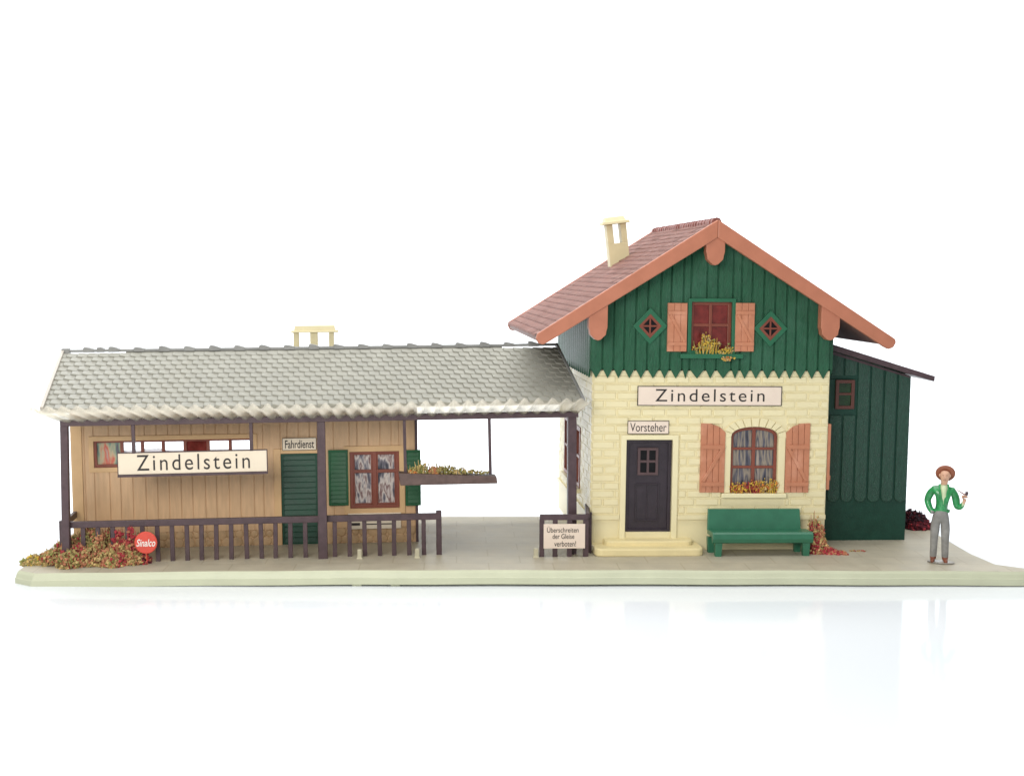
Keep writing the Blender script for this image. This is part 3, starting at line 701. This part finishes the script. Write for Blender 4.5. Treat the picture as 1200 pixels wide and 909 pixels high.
    rl, rr = AF.p(49, 478, ye)[0], AF.p(684, 474, ye)[0]; rl2, rr2 = AF.p(74, 409, yr_)[0], AF.p(652, 404, yr_)[0]
    ny, nx = 12, 48
    def S(u, v, h=0):                                       # u along, v up the slope
        x = (rl + (rl2-rl)*v)*(1-u) + (rr + (rr2-rr)*v)*u
        return (x, ye + (yr_-ye)*v, zl + (zr-zl)*v + h)
    sh = MB()
    vt = .955
    a = [S(0,0), S(1,0), S(1,vt), S(0,vt), S(0,0,-.06), S(1,0,-.06), S(1,vt,-.06), S(0,vt,-.06)]
    sh.add(a, [(0,1,2,3),(7,6,5,4),(0,4,5,1),(1,5,6,2),(2,6,7,3),(3,7,4,0)])
    rf = sh.build('roof', SLATE, root)
    t = MB()
    for j in range(ny):
        v0, v1 = vt*j/ny, vt*(j+1)/ny + .012
        if j == ny-1: v1 = vt
        for i in range(-1, nx+1):
            u0 = (i + (.5 if j % 2 else 0))/nx; u1 = u0 + 1/nx
            u0, u1 = max(u0, 0), min(u1, 1)
            if u1-u0 < .004: continue
            e = .0009; h = .048*random.uniform(.9, 1.12); c = (u1-u0)*.05; dv = (v1-v0)*.08; hl = .020
            P = [S(u0+e, v1, .014), S(u0+e, v0+dv, h), S(u0+c, v0-.004, h), S(u1-c, v0-.004, hl), S(u1-e, v0+dv, hl), S(u1-e, v1, .0)]
            Q = [S(u0+e, v1, -.01), S(u0+e, v0+dv, -.01), S(u0+c, v0-.004, -.01), S(u1-c, v0-.004, -.01), S(u1-e, v0+dv, -.01), S(u1-e, v1, -.01)]
            t.add(P+Q, [(0,1,2,3,4,5)] + [(k, k+6, k+7, k+1) for k in range(5)])
    t.build('slate_layer', SLATE, rf)
    # rear slope starts below the ridge, so light shows through the slot
    k = (zr-zl)/(yr_-ye); y2 = 4.4; b = MB(); yq = yr_+.32
    x0, x1 = rl2-.0, rr2
    b.add([(x0,yq,zr-.16),(x1,yq,zr-.16),(x1,y2,zr-.04-k*(y2-yr_)),(x0,y2,zr-.04-k*(y2-yr_)),(x0,yq,zr-.22),(x1,yq,zr-.22),(x1,y2,zr-.10-k*(y2-yr_)),(x0,y2,zr-.10-k*(y2-yr_))], [(0,1,2,3),(7,6,5,4),(0,4,5,1),(1,5,6,2),(2,6,7,3),(3,7,4,0)])
    b.build('rear_slope', SLATE, rf)
    # closing boards under the ridge in the middle stretch
    c = MB(); sA, sB = AF.p(148, 408, yr_)[0], AF.p(588, 405, yr_)[0]
    c.add([(sA,yr_-.13,zr-.07),(sB,yr_-.13,zr-.07),(sB,yr_+.33,zr-.17),(sA,yr_+.33,zr-.17),(sA,yr_-.02,zr+.0),(sB,yr_-.02,zr+.0),(sB,yr_+.02,zr+.0),(sA,yr_+.02,zr+.0)], [(0,3,2,1),(4,5,6,7),(0,1,5,4),(1,2,6,5),(2,3,7,6),(3,0,4,7)])
    c.build('ridge_board', SLATE, rf)
    r = MB(); n = 20; ex = [rl2+.0 + (rr2-rl2)*i/n for i in range(n+1)]
    for u, v in zip(ex, ex[1:]):
        r.box(u, v, yr_-.07, yr_+.07, zr-.015, zr+.04)
    for i, u in enumerate(ex):
        if i in (0,): r.box(u-.02, u+.14, yr_-.09, yr_+.09, zr-.10, zr+.07); continue
        if i == n: continue
        h = random.uniform(.085, .105)
        r.prism([(u-.10, zr-.02), (u+.13, zr-.02), (u+.13, zr+.045), (u+.02, zr+h-.015), (u-.07, zr+h), (u-.10, zr+h-.02)], yr_-.09, yr_+.09)
    u = (ex[1]+ex[2])/2; r.prism([(u-.08, zr-.02), (u+.08, zr-.02), (u+.08, zr+.05), (u, zr+.09), (u-.08, zr+.08)], yr_-.09, yr_+.09)
    r.build('ridge', RIDGEG, rf, .008)
    v = MB(); v.bar(S(0, -.01, .03), S(0, 1.0, .01), .07, .11); v.build('verge', VERGE, rf, .01)
    v = MB(); v.bar(S(1, -.01, .02), S(1, 1.0, .01), .05, .10); v.build('verge', RIDGEG, rf, .01)
    # corrugated clear awning: rises outwards from the beam in front of the eave
    yo, yi = -.78, -.06
    xo0, xo1 = AF.p(33, 478, yo)[0], AF.p(693, 470, yo)[0]; xi0, xi1 = AF.p(69, 490, yi)[0], AF.p(678, 487, yi)[0]
    zo, zi = AF.p(300, 475.5, yo)[1], AF.p(300, 489, yi)[1]; NP = 39; N_ = NP*12; m = MB(); rows = 5
    for j in range(rows+1):
        f_ = j/rows
        for i in range(N_+1):
            u = i/N_; w_ = (.050 - .014*f_)*math.sin(2*math.pi*NP*u)*(1 + .15*math.sin(u*37)) + .012*math.sin(u*9)
            m.v.append(((xo0 + (xo1-xo0)*u)*(1-f_) + (xi0 + (xi1-xi0)*u)*f_, yo + (yi-yo)*f_ + .02*math.sin(u*23)*(1-f_), zo + (zi-zo)*f_ + w_))
    for j in range(rows):
        for i in range(N_): a_ = j*(N_+1)+i; m.face([a_, a_+1, a_+N_+2, a_+N_+1])
    o = m.build('awning', CLEAR, root, smooth=True); sd = o.modifiers.new('solid', 'SOLIDIFY'); sd.thickness = .022
    # rafters carrying the canopy in the passage
    for px in (520, 600):
        x = AF.p(px, 480, 0)[0]
    # chimney behind the ridge
    cy = yr_+.30; x0, x1, z0, z1 = AF.r(341, 389.5, 397, 412, cy); c = MB(); zz1 = z1
    for a, b in ((344, 350.5), (363.5, 372.5), (385.5, 391.5)):
        u, w = AF.p(a, 400, cy)[0], AF.p(b, 400, cy)[0]; c.box(u, w, cy-.02, cy+.16, z0-.35, z1+.02)
    ch = c.build('chimney', CHIM, root, .01)
    c = MB(); c.add([(x0+.0,cy-.10,z1),(x1,cy-.10,z1),(x1,cy+.24,z1),(x0,cy+.24,z1),(x0+.02,cy-.09,z1+.045),(x1-.02,cy-.09,z1+.045),(x1-.02,cy+.23,z1+.045),(x0+.02,cy+.23,z1+.045)], [(0,3,2,1),(4,5,6,7),(0,1,5,4),(1,2,6,5),(2,3,7,6),(3,0,4,7)])
    c.add([(x0+.07,cy-.06,z1+.04),(x1-.07,cy-.06,z1+.04),(x1-.07,cy+.2,z1+.04),(x0+.07,cy+.2,z1+.04),(x0+.09,cy-.04,z1+.15),(x1-.09,cy-.04,z1+.15),(x1-.09,cy+.18,z1+.15),(x0+.09,cy+.18,z1+.15)], [(0,3,2,1),(4,5,6,7),(0,1,5,4),(1,2,6,5),(2,3,7,6),(3,0,4,7)])
    c.build('chimney_cap', CHIM, ch, .01)
    return zb0
ZBEAM = annexe()
sign('door_sign', 'small cream Fahrdienst plate above the dark green annexe door', AF, (331, 513, 370.5, 527), (334, 515.5, 368, 525), 'Fahrdienst', AW-.035, PAPERC, .02, .008, bold=.012)

def hanging_sign():
    y = -.02
    x0, z1 = AF.p(138, 531, y); x1, z1r = AF.p(312.5, 527, y); h = z1 - AF.p(138, 556, y)[1]
    a = math.atan2(z1r-z1, x1-x0); f2 = Frame(AF.M @ Vector((x0, y, z1)), 0); f2.M = AF.M @ Matrix.Translation((x0, y, z1)) @ Matrix.Rotation(-a, 4, 'Y'); f2.I = f2.M.inverted()
    w = x1-x0
    t = thing('station_sign', 'long cream Zindelstein name board hanging on two rods from the canopy beam', 'sign', f2, (w/2, 0, 0))
    MB().box(0, w, -.02, .03, -h, 0).build('panel', PAPERC, t, .004)
    b = MB(); b.rect_ring(-.012, w+.012, -h-.012, .012, .014, -.03, .05); b.box(-.012, w+.012, -.05, .06, -h-.05, -h-.010); b.build('border', PLUM, t)
    ta, tb, tc, td = f2.r(159, 531, 292, 550.5, -.02)
    text_mb('Zindelstein', w*.125, w*.885, -h*.84, -h*.10, -.024, space=1.25).build('lettering', INK, t)
    for px in (156.5, 294.5):
        xr = AF.p(px, 510, 0)[0]-x0; dz = ZBEAM+.02 - z1
        MB().box(xr-.035, xr+.035, -.03, .03, -.01, dz-.0+ (-a)*0).build('rod', PLUM, t, .006)
hanging_sign()

# ---- flower helpers
def clump(mb, c, rad, n, size, pick, flat=.0):
    for _ in range(n):
        while True:
            v = Vector((random.uniform(-1,1), random.uniform(-1,1), random.uniform(-1,1)))
            if .25 < v.length < 1: break
        v = Vector((v.x*rad[0], v.y*rad[1], abs(v.z)*rad[2] if flat else v.z*rad[2]))
        mb.cur = pick(); mb.bit(Vector(c)+v, size*random.uniform(.6, 1.5))
def stalk(mb, c, h, lean, pick, r=.010):
    mb.cur = pick(); q = Vector(c)+Vector((lean[0], lean[1], h)); m = (Vector(c)+q)/2 + Vector((random.uniform(-.02,.02),)*3)
    mb.tube([c, m, q], [r, r*.9, r*.6], 4)

def planter():
    y = .02
    x0, z1 = AF.p(467, 553, y); x1, z1b = AF.p(582.5, 556.5, y); z0 = AF.p(525, 566.5, y)[1]; za = (z1+z1b)/2
    t = thing('hanging_planter', 'narrow dark brown flower trough hung from the canopy beam beside the passage', 'planter', AF, ((x0+x1)/2, y, z0))
    b = MB(); b.add([(x0+.03,y-.12,z0),(x1-.0,y-.12,z0),(x1,y+.12,z0),(x0+.03,y+.12,z0),(x0,y-.16,z1),(x1-.03,y-.16,z1b),(x1-.03,y+.16,z1b),(x0,y+.16,z1)], [(0,3,2,1),(4,5,6,7),(0,1,5,4),(1,2,6,5),(2,3,7,6),(3,0,4,7)])
    b.build('trough', BROWNBOX, t, .012)
    for px in (474, 573.5):
        a = AF.p(px, 520, 0)[0]; bx = AF.p(px+1.2, 555, 0)[0]; MB().bar((a, 0, ZBEAM+.02), (bx, 0, za-.03), .06, .06, (0,1,0)).build('rod', PLUM, t, .005)
    f = thing('flower_row', 'ochre and rust flowers growing in the hanging brown trough', 'flowers', AF, ((x0+x1)/2, y, za)); m = MB()
    L = x1-x0
    for u, hgt, n, pal in ((.16, .15, 170, [1,1,0,8,4]), (.24, .22, 120, [1,0,4]), (.36, .14, 110, [3,8,3,1]), (.43, .17, 100, [4,1,0,0]), (.52, .17, 70, [0,4,0]), (.62, .10, 70, [1,4,0]), (.74, .06, 40, [0,4,1]), (.85, .04, 30, [0,4,0])):
        clump(m, (x0+L*u, y, za+.0), (.15, .11, hgt), n, .022, lambda: random.choice(pal), 1)
        for _ in range(10): stalk(m, (x0+L*u+random.uniform(-.12,.12), y+random.uniform(-.08,.08), za-.01), hgt*random.uniform(.9, 1.5), (random.uniform(-.06,.06), random.uniform(-.03,.03)), lambda: random.choice(pal))
    m.build('foliage', FOL, f)
planter()

def window_flowers(name, label, fr, box, ly, n, pal, up=.3):
    x0, x1, z0, z1 = fr.r(*box, ly); t = thing(name, label, 'flowers', fr, ((x0+x1)/2, ly, z0)); m = MB()
    for _ in range(n):
        x = random.uniform(x0, x1); k = pal(min(.999, (x-x0)/(x1-x0))); h = (z1-z0)*k[1]*random.uniform(.35, 1)
        ch = lambda: random.choice(k[0])
        stalk(m, (x, ly+random.uniform(-.05,.05), z0), h, (random.uniform(-.09,.09), random.uniform(-.05,.03)), ch, .007)
        [(setattr(m, 'cur', ch()), m.bit((x+random.uniform(-.09,.09), ly+random.uniform(-.07,.04), z0+h*random.uniform(.5, 1.1)), .020*random.uniform(.6,1.4))) for _k in range(3)]
    m.build('foliage', FOL, t)
window_flowers('flower_row', 'red and yellow flowers along the sill of the arched window', HF, (857, 561, 909, 577.5), -.02, 120, lambda u: ([7,7,3,2,8] if u < .65 else [7,1,8,7], .75 if u < .4 else 1.0))
window_flowers('flower_row', 'yellow-green flowers on the sill of the small gable window', HF, (815, 391, 862, 416), -.13, 60, lambda u: ([4,7,1,7], 1.0 if u < .55 else .25 if u < .72 else .55))
window_flowers('flower_sprig', 'orange sprig drooping below the gable window sill', HF, (847, 417, 856, 423), -.2, 14, lambda u: ([8,1,7], 1.0))

# ================================================================== FENCES
def fence():
    t = thing('fence', 'long low plum railing along the platform edge in front of the tan annexe', 'fence', AF, (3.5, .12, 0))
    y0, y1 = .09, .16; zt0 = AF.p(300, 606, y0)[1]; zt1 = AF.p(300, 613.5, y0)[1]
    xa, xb = AF.p(73, 612, y0)[0], AF.p(517, 603, y0)[0]
    MB().box(xa, xb, y0-.02, y1, zt1, zt0).build('rail', PLUM, t, .012)
    xs = [AF.p(514 - 17.36*k, 630, y0)[0] for k in range(26)]
    for i, x in enumerate(xs):
        w = .045; j = random.uniform(-.012, .012)
        b = MB(); b.add([(x-w+j,y0,-.04),(x+w+j,y0,-.04),(x+w+j,y1-.01,-.04),(x-w+j,y1-.01,-.04),(x-w,y0,zt1+.02),(x+w,y0,zt1+.02),(x+w,y1-.01,zt1+.02),(x-w,y1-.01,zt1+.02)], [(0,3,2,1),(4,5,6,7),(0,1,5,4),(1,2,6,5),(2,3,7,6),(3,0,4,7)])
        b.build('baluster', PLUM, t, .008)
    x = AF.p(72.5, 625, y0)[0]
    MB().box(x-.05, x+.05, y0-.01, y1+.02, -.1, zt0+.02).build('end_post', PLUM, t, .01)
    x = AF.p(514.5, 625, y0)[0]; MB().box(x-.055, x+.055, y0-.01, y1+.02, -.04, zt0+.05).build('end_post', PLUM, t, .01)
    MB().box(xa-.03, xa+.05, y1, 1.25, zt1, zt0).build('return_rail', PLUM, t, .01)
fence()

def short_fence():
    f = Frame(ground(633, 652), 1.0, 0)
    t = thing('fence', 'short plum railing with a return piece beside the house steps', 'fence', f, (.45, 0, 0))
    p = f.p; zt0 = p(660, 602.5)[1]; zt1 = p(660, 609)[1]; x0, x1 = p(632.5, 630)[0], p(689, 630)[0]
    MB().box(x0, x1, -.03, .05, zt1, zt0).build('rail', PLUM, t, .01)
    for px, w in ((635, .05), (650.5, .05), (667.5, .05), (686.5, .055)):
        x = p(px, 630)[0]; MB().box(x-w, x+w, -.02, .045, -.04, zt1+.02).build('baluster', PLUM, t, .008)
    xr = p(691, 630)[0]
    MB().bar((x1-.01, .0, zt0-.035), (x1+.10, 1.1, zt0-.035), .08, .11).build('return_rail', PLUM, t, .01)
    for k, yy in enumerate((.35, .75, 1.1)): MB().box(x1+.0+.09*yy, x1+.085+.09*yy, yy-.04, yy+.04, -.03, zt0-.02).build('baluster', PLUM, t, .008)
    sg = sign('warning_sign', 'pale three-line warning board fixed on the short plum railing', f, (637, 613.5, 685.5, 642), None, None, -.04, PAPER, .03, 0, lines=[
        ('Überschreiten', (641, 616.5, 678, 623.6)), ('der Gleise', (647.5, 625.2, 673, 631)), ('verboten!', (649.5, 633.6, 675, 640))], bold=.004)
short_fence()

def round_sign():
    f = Frame(ground(170.5, 661.5), 3.0, 0); x, z = f.p(171, 635.5); r = .225
    t = thing('round_sign', 'round red enamel sign with white script in front of the long railing', 'sign', f, (0, 0, 0))
    M = Matrix.Rotation(R(90), 4, 'X'); d = MB(); d.lathe([(r-.012, -.018), (r, -.008), (r, .008), (r-.012, .018)], (x, 0, z), 32, M); d.build('disc', REDSIGN, t)
    MB().tube([(x+.01, .03, -.02), (x, .03, z+.1)], .012, 6).build('stake', REDSIGN, t)
    text_mb('Sinalco', x-.185, x+.19, z-.075, z+.075, -.0215, bold=.015, shear=.3).build('lettering', WHITEP, t)
round_sign()

def notice():
    t = thing('notice_board', 'cream two-strip timetable board under the annexe window behind the railing', 'notice board', AF, (AF.p(440, 610, AW)[0], AW, AF.p(440, 620, AW)[1]))
    a = AF.r(408, 600.5, 470, 607, AW-.02); b = AF.r(408, 609, 470, 619, AW-.02)
    MB().box(*a[:2], AW-.06, AW-.0, *a[2:]).build('header', PAPERC, t, .006); MB().box(*b[:2], AW-.05, AW-.0, *b[2:]).build('panel', PAPERC, t, .006)
    m = MB(); c = AF.r(412, 612.5, 422, 615.5, AW-.05); m.box(*c[:2], AW-.054, AW-.045, *c[2:]); c = AF.r(427, 613, 461, 614.3, AW-.05); m.box(*c[:2], AW-.053, AW-.045, *c[2:]); m.build('printed_line', INK, t)
notice()

# ================================================================== PEGS
for px, py, lab in ((421.5, 654, 'cream plastic peg behind the long railing below the annexe window'), (489, 653, 'cream plastic peg at the annexe corner near the railing end'), (628, 652.5, 'cream plastic peg beside the short warning-board railing')):
    g = ground(px, py); f = Frame(g, 0); m = MB(); h = .19; m.box(-.045, .045, -.05, .05, -.02, h); m.box(-.06, .06, -.065, .065, -.02, .03)
    o = m.build('peg', PEG, None, .015); o.matrix_world = f.M; tag(o, lab, 'peg', 'cream pegs on the platform')

# ================================================================== BUSHES
def bush(name, label, px, py, lumps, pal, size=.033, group=None):
    g = ground(px, py); f = Frame(g, 0); t = thing(name, label, 'bush', f, (0, 0, 0), group); m = MB()
    for dx, dy, r, h, n, pl in lumps:
        cs = random.choice(pl)
        def pick(): return random.choice(pl)
        clump(m, (dx, dy, gz(g.x+dx)-g.z-.01), (r, r*.8, h), n, size, pick, 1)
        for _ in range(n//9):
            a = random.uniform(0, 6.28); q = random.uniform(0, .9)*r; hh = h*random.uniform(.8, 1.15)*(1-(q/r)**2*.7)
            stalk(m, (dx+math.cos(a)*q, dy+math.sin(a)*q*.8, 0), hh, (random.uniform(-.06,.06), random.uniform(-.05,.05)), pick, .008)
    m.build('foliage', FOL, t)
    return t
O = [0,1,0,3,1,0,3,2,4]; RD = [2,2,2,3]; RU = [3,1,3,0]; YE = [1,7,1,0,4]
bush('bush', 'wide olive and red bush at the corner post of the long railing', 112, 660.5, [
    (-.62,.10,.30,.56,460,O), (-.35,.35,.35,.62,420,O), (-.88,-.02,.24,.34,260,O), (-.45,-.25,.28,.36,330,O), (-.1,.25,.34,.62,520,[0,4,1,0,4]), (.18,.30,.30,.66,420,O), (.72,.02,.13,.74,200,RD), (.10,-.02,.13,.62,170,RU), (-.15,.22,.3,.74,300,O),
    (.42,.12,.30,.46,420,RU), (.45,.1,.16,.70,210,RD), (.10,.0,.24,.30,330,RD+[1,0]), (-.1,-.12,.26,.40,330,RU), (-.3,-.1,.2,.42,200,RD+[1,3]), (.32,-.16,.28,.34,330,[0,1,3]), (.62,.0,.26,.46,360,RU),
    (.86,.12,.20,.40,220,O), (-.55,-.02,.13,.34,120,RD), (.28,-.22,.12,.20,110,RD), (.55,-.15,.14,.28,130,RD), (.80,-.08,.18,.22,180,[0,1,3]), (1.0,-.02,.14,.20,110,[2,5,3]), (.42,-.26,.2,.2,160,O), (-.4,-.2,.25,.2,200,O)], None)
bush('bush', 'small ochre and olive tuft on the outer corner of the platform base', 40, 661, [(0,0,.17,.22,240,YE), (-.16,-.02,.12,.13,110,[0,4,1]), (.16,.06,.13,.22,120,O)], None)
bush('bush', 'red leafy bush growing up the house corner beside the green bench', 956, 648, [
    (0,.0,.16,.34,240,RD+[1]), (-.06,.14,.15,.72,170,O+[2,3]), (.08,.12,.15,.62,200,RU+[2]), (.12,.0,.16,.34,170,RU+[1]), (-.03,.10,.13,.62,200,[2,2,5,1]), (.1,.06,.12,.52,150,RU), (.02,.12,.16,.80,110,O+[1]), (.16,-.02,.12,.20,130,RD+[1]), (.28,-.04,.13,.14,130,[2,2,3]), (.42,-.07,.12,.08,90,[2,2,3]), (.54,-.1,.1,.05,60,[2,3])], None)
bush('bush', 'dark maroon bush behind the green shed on the far edge', 1072, 619, [
    (-.05,.1,.24,.44,380,[5,6,5,6]), (.1,.05,.22,.38,300,[6,5,6]), (.24,-.02,.18,.22,220,[5,5,2]), (.02,-.08,.25,.2,260,[5,5,2]), (-.24,.05,.14,.42,120,[6,6,5])], None)
def petals():
    g = ground(1000, 646); m = MB()
    for _ in range(34):
        x = random.choice([random.gauss(-.25, .06), random.gauss(.02, .05), random.gauss(.18, .05)]); y = random.gauss(.02, .03); m.cur = random.choice([2,3,1,0,2]); m.bit((g.x+x, g.y+y, gz(g.x+x)+.012), .02)
    tag(m.build('fallen_petals', FOL), 'scattered red and ochre petals on the platform near the shed', 'petals', kind='stuff')
petals()

# ================================================================== PERSON
def person():
    f = Frame(ground(1102, 658.5), -20); s = 1/58.5
    P = lambda px, py, y=0.0: Vector(((px-1102)*s, y, (658.5-py)*s*1.015))
    skin = mat('skin_paint', (.72, .42, .28), .45, .05); jac = mat('jacket_paint', (.018, .25, .070), .25, .28, 9, .6, 9, coat=.4); trou = mat('trouser_paint', (.27, .265, .25), .5, .2, 9, .8, 12)
    shoe = mat('shoe_paint', (.20, .06, .03), .4, .15); shirt = mat('shirt_paint', (.62, .72, .45), .5, .08); hatm = mat('hat_paint', (.33, .105, .052), .45, .15, 8, .3)
    t = thing('person', 'small painted figure in brown hat and green jacket raising one hand with a pipe', 'person', f, (0, 0, 0))
    V = []; E = []; Rd = []
    def v(p, r, par=None):
        V.append(p); Rd.append(r if isinstance(r, tuple) else (r, r))
        if par is not None: E.append((par, len(V)-1))
        return len(V)-1
    pel = v(P(1100.5, 604), (.168, .125)); wa = v(P(1101, 597), (.168, .12), pel); ch = v(P(1102, 585), (.190, .13), wa); up = v(P(1102.5, 576), (.180, .115), ch); ne0 = v(P(1103, 569.5), (.075, .075), up)
    ne = v(P(1103.3, 566), (.060, .060), ne0); hd = v(P(1103.6, 561, -.015), (.078, .088), ne); hd2 = v(P(1103.8, 555.5, -.02), (.092, .105), hd); hd3 = v(P(1104, 550.5, -.01), (.070, .08), hd2)
    a = v(P(1092.5, 573.5), (.085, .085), up); b = v(P(1088.3, 578, .02), (.082, .082), a); c = v(P(1085.3, 587, .05), (.070, .072), b); d = v(P(1088, 595, -.01), (.062, .064), c); e = v(P(1092.5, 601, -.07), (.05, .05), d)
    a = v(P(1112.5, 574), (.085, .085), up); b = v(P(1116, 580, .0), (.082, .082), a); c = v(P(1118.2, 592.5, -.02), (.078, .078), b); d = v(P(1121.5, 592.5, -.07), (.066, .068), c); e = v(P(1124.3, 588, -.10), (.044, .046), d); w_ = v(P(1125.2, 585.3, -.11), (.032, .034), e)
    hnd = v(P(1126.2, 581, -.115), (.040, .030), w_)
    for dx, sgn in ((1094.3, -1), (1106.2, 1)):
        h = v(P(1100.5+sgn*4.4, 608), (.095, .105), pel); k1 = v(P(1100.5+sgn*5.6, 618), (.088, .098), h); k = v(P(dx+.2*sgn, 630, -.02), (.074, .08), k1); k2 = v(P(dx+.3*sgn, 641, .0), (.068, .075), k); an = v(P(dx+.6*sgn, 651.5, .0), (.062, .072), k2); sl = v(P(dx+.8*sgn, 655.2, -.01), (.05, .055), an); toe = v(P(dx+1.8*sgn, 656.6, -.17), (.046, .036), sl)
    me = bpy.data.meshes.new('body'); me.from_pydata([tuple(x) for x in V], E, []); o = bpy.data.objects.new('tmp', me); COL.objects.link(o)
    md = o.modifiers.new('skin', 'SKIN'); md.use_smooth_shade = True
    for i, r in enumerate(Rd): me.skin_vertices[0].data[i].radius = r
    me.skin_vertices[0].data[pel].use_root = True
    ss = o.modifiers.new('sub', 'SUBSURF'); ss.levels = 2; ss.render_levels = 2
    dg = bpy.context.evaluated_depsgraph_get(); bm_ = bpy.data.meshes.new_from_object(o.evaluated_get(dg)); bpy.data.objects.remove(o)
    body = MB(); body.v = [tuple(x.co) for x in bm_.vertices]; body.f = [list(q.vertices) for q in bm_.polygons]; body.m = []
    zw = P(0, 597.5).z; zn = P(0, 567.5).z; zan = P(0, 652).z
    for q in bm_.polygons:
        c = q.center
        if c.z > zn and abs(c.x-.025) < .13: k = 0
        elif c.x > P(1123.9,0).x and c.z > P(0, 587).z and c.x < P(1130,0).x and c.z < P(0,572).z: k = 0
        elif c.x > P(1122.9,0).x and c.z > P(0, 590).z and c.z < P(0,572).z: k = 4
        elif c.z < zan: k = 3
        elif c.z < zw and not (c.x < P(1089.3, 0).x and c.z > P(0, 603).z): k = 2
        else: k = 1
        body.m.append(k)
    # nose, ears, brows on the head; fingers on the raised hand
    n0 = len(body.f)
    body.cur = 0
    body.tube([P(1103.7, 556, -.115), P(1103.7, 558.3, -.155), P(1103.7, 559, -.125)], [.010, .020, .012], 6)
    for sx in (-1, 1): body.tube([P(1103.7+sx*5.3, 555, .0), P(1103.7+sx*5.6, 557, .0), P(1103.7+sx*5.2, 559, .0)], [.012, .022, .010], 6)
    hb = P(1126.4, 579.5, -.115)
    for i, (dx, L_) in enumerate(((-.030, .085), (-.010, .098), (.011, .092), (.030, .072))):
        q0 = hb + Vector((dx, -.005, -.01)); body.tube([q0, q0+Vector((dx*.15, -.030, L_*.45)), q0+Vector((dx*.1-.01, -.062, L_*.55)), q0+Vector((-.015, -.070, L_*.25))], [.0125, .0118, .0105, .009], 7)
    q0 = P(1125.2, 582, -.13); body.tube([q0, q0+Vector((-.035, -.03, .04)), q0+Vector((-.04, -.045, .085))], [.015, .0135, .010], 7)
    body.cur = 3
    for sx in (-1, 1): body.bit(P(1103.7+sx*2.2, 555.6, -.118), .011)
    body.tube([P(1102.0, 561.3, -.108), P(1103.7, 561.5, -.118), P(1105.4, 561.3, -.108)], .006, 5)
    bo = body.build('body', [skin, jac, trou, shoe, shirt], t, smooth=True)
    # shirt front, lapels, jacket hem
    m = MB(); zs = [P(1103.0, 567.5), P(1103.2, 572), P(1103.4, 580), P(1102.8, 588.5)]; wd = [.055, .055, .045, .006]; yy = [-.085, -.122, -.140, -.135]
    pts = []
    for z_, w0, y_ in zip(zs, wd, yy): pts += [(z_.x-w0, y_+.02, z_.z), (z_.x, y_-.012, z_.z), (z_.x+w0, y_+.02, z_.z)]
    m.add(pts, [(3*i+j, 3*i+j+1, 3*i+j+4, 3*i+j+3) for i in range(3) for j in range(2)]); so = m.build('shirt_front', shirt, t, smooth=True); so.modifiers.new('s', 'SOLIDIFY').thickness = .02
    m = MB()
    for sx in (-1, 1): m.bar(P(1103+sx*4.2, 566.5, -.05), P(1103+sx*4.6, 574, -.125), .05, .03, (0,1,0)); m.bar(P(1103+sx*4.6, 573.5, -.128), P(1103+sx*1.2, 589, -.150), .05, .022, (0,1,0))
    m.build('lapel', jac, t, .012)
    m = MB(); m.lathe([(1.0, -.025), (1.03, -.01), (1.03, .02), (1.0, .035)], P(1101, 598, 0), 20, Matrix.Diagonal((.160, .122, 1, 1))); m.build('jacket_hem', jac, t, smooth=True)
    # hat, worn back on the head so the brim frames the face
    m = MB(); M = Matrix.Rotation(R(-66), 4, 'X'); m.lathe([(.10, -.005), (.182, -.012), (.188, .002), (.172, .012), (.112, .022), (.108, .08), (.095, .125), (.06, .142), (.0, .138)], P(1104.2, 554.6, .05), 28, M); m.build('hat', hatm, t, smooth=True)
    m = MB(); m.lathe([(.0, 0), (.22, .0), (.26, .008), (.26, .014), (.20, .024), (.0, .026)], P(1102.5, 658.3, -.04), 28, Matrix.Diagonal((1, .62, 1, 1))); m.build('base', mat('clear_base', (.36, .33, .28), .28, .2, 6, .5, 8, trans=.2), t, smooth=True)
    # tobacco pipe held in the hand
    tp = thing('tobacco_pipe', 'thin brown tobacco pipe held in the raised hand of the figure', 'pipe', f, tuple(P(1126, 577, -.16)))
    m = MB(); m.tube([P(1117.3, 571.3, -.17), P(1121, 573.2, -.175), P(1124.5, 575.6, -.18), P(1127, 575.8, -.18)], [.009, .010, .013, .016], 7); m.build('stem', FRAMEB, tp, smooth=True)
    m = MB(); m.lathe([(.016, -.03), (.026, -.02), (.030, .02), (.030, .045), (.020, .046), (.018, .02)], P(1127.8, 575.3, -.18), 14); m.build('bowl', PLUM, tp, smooth=True)
person()
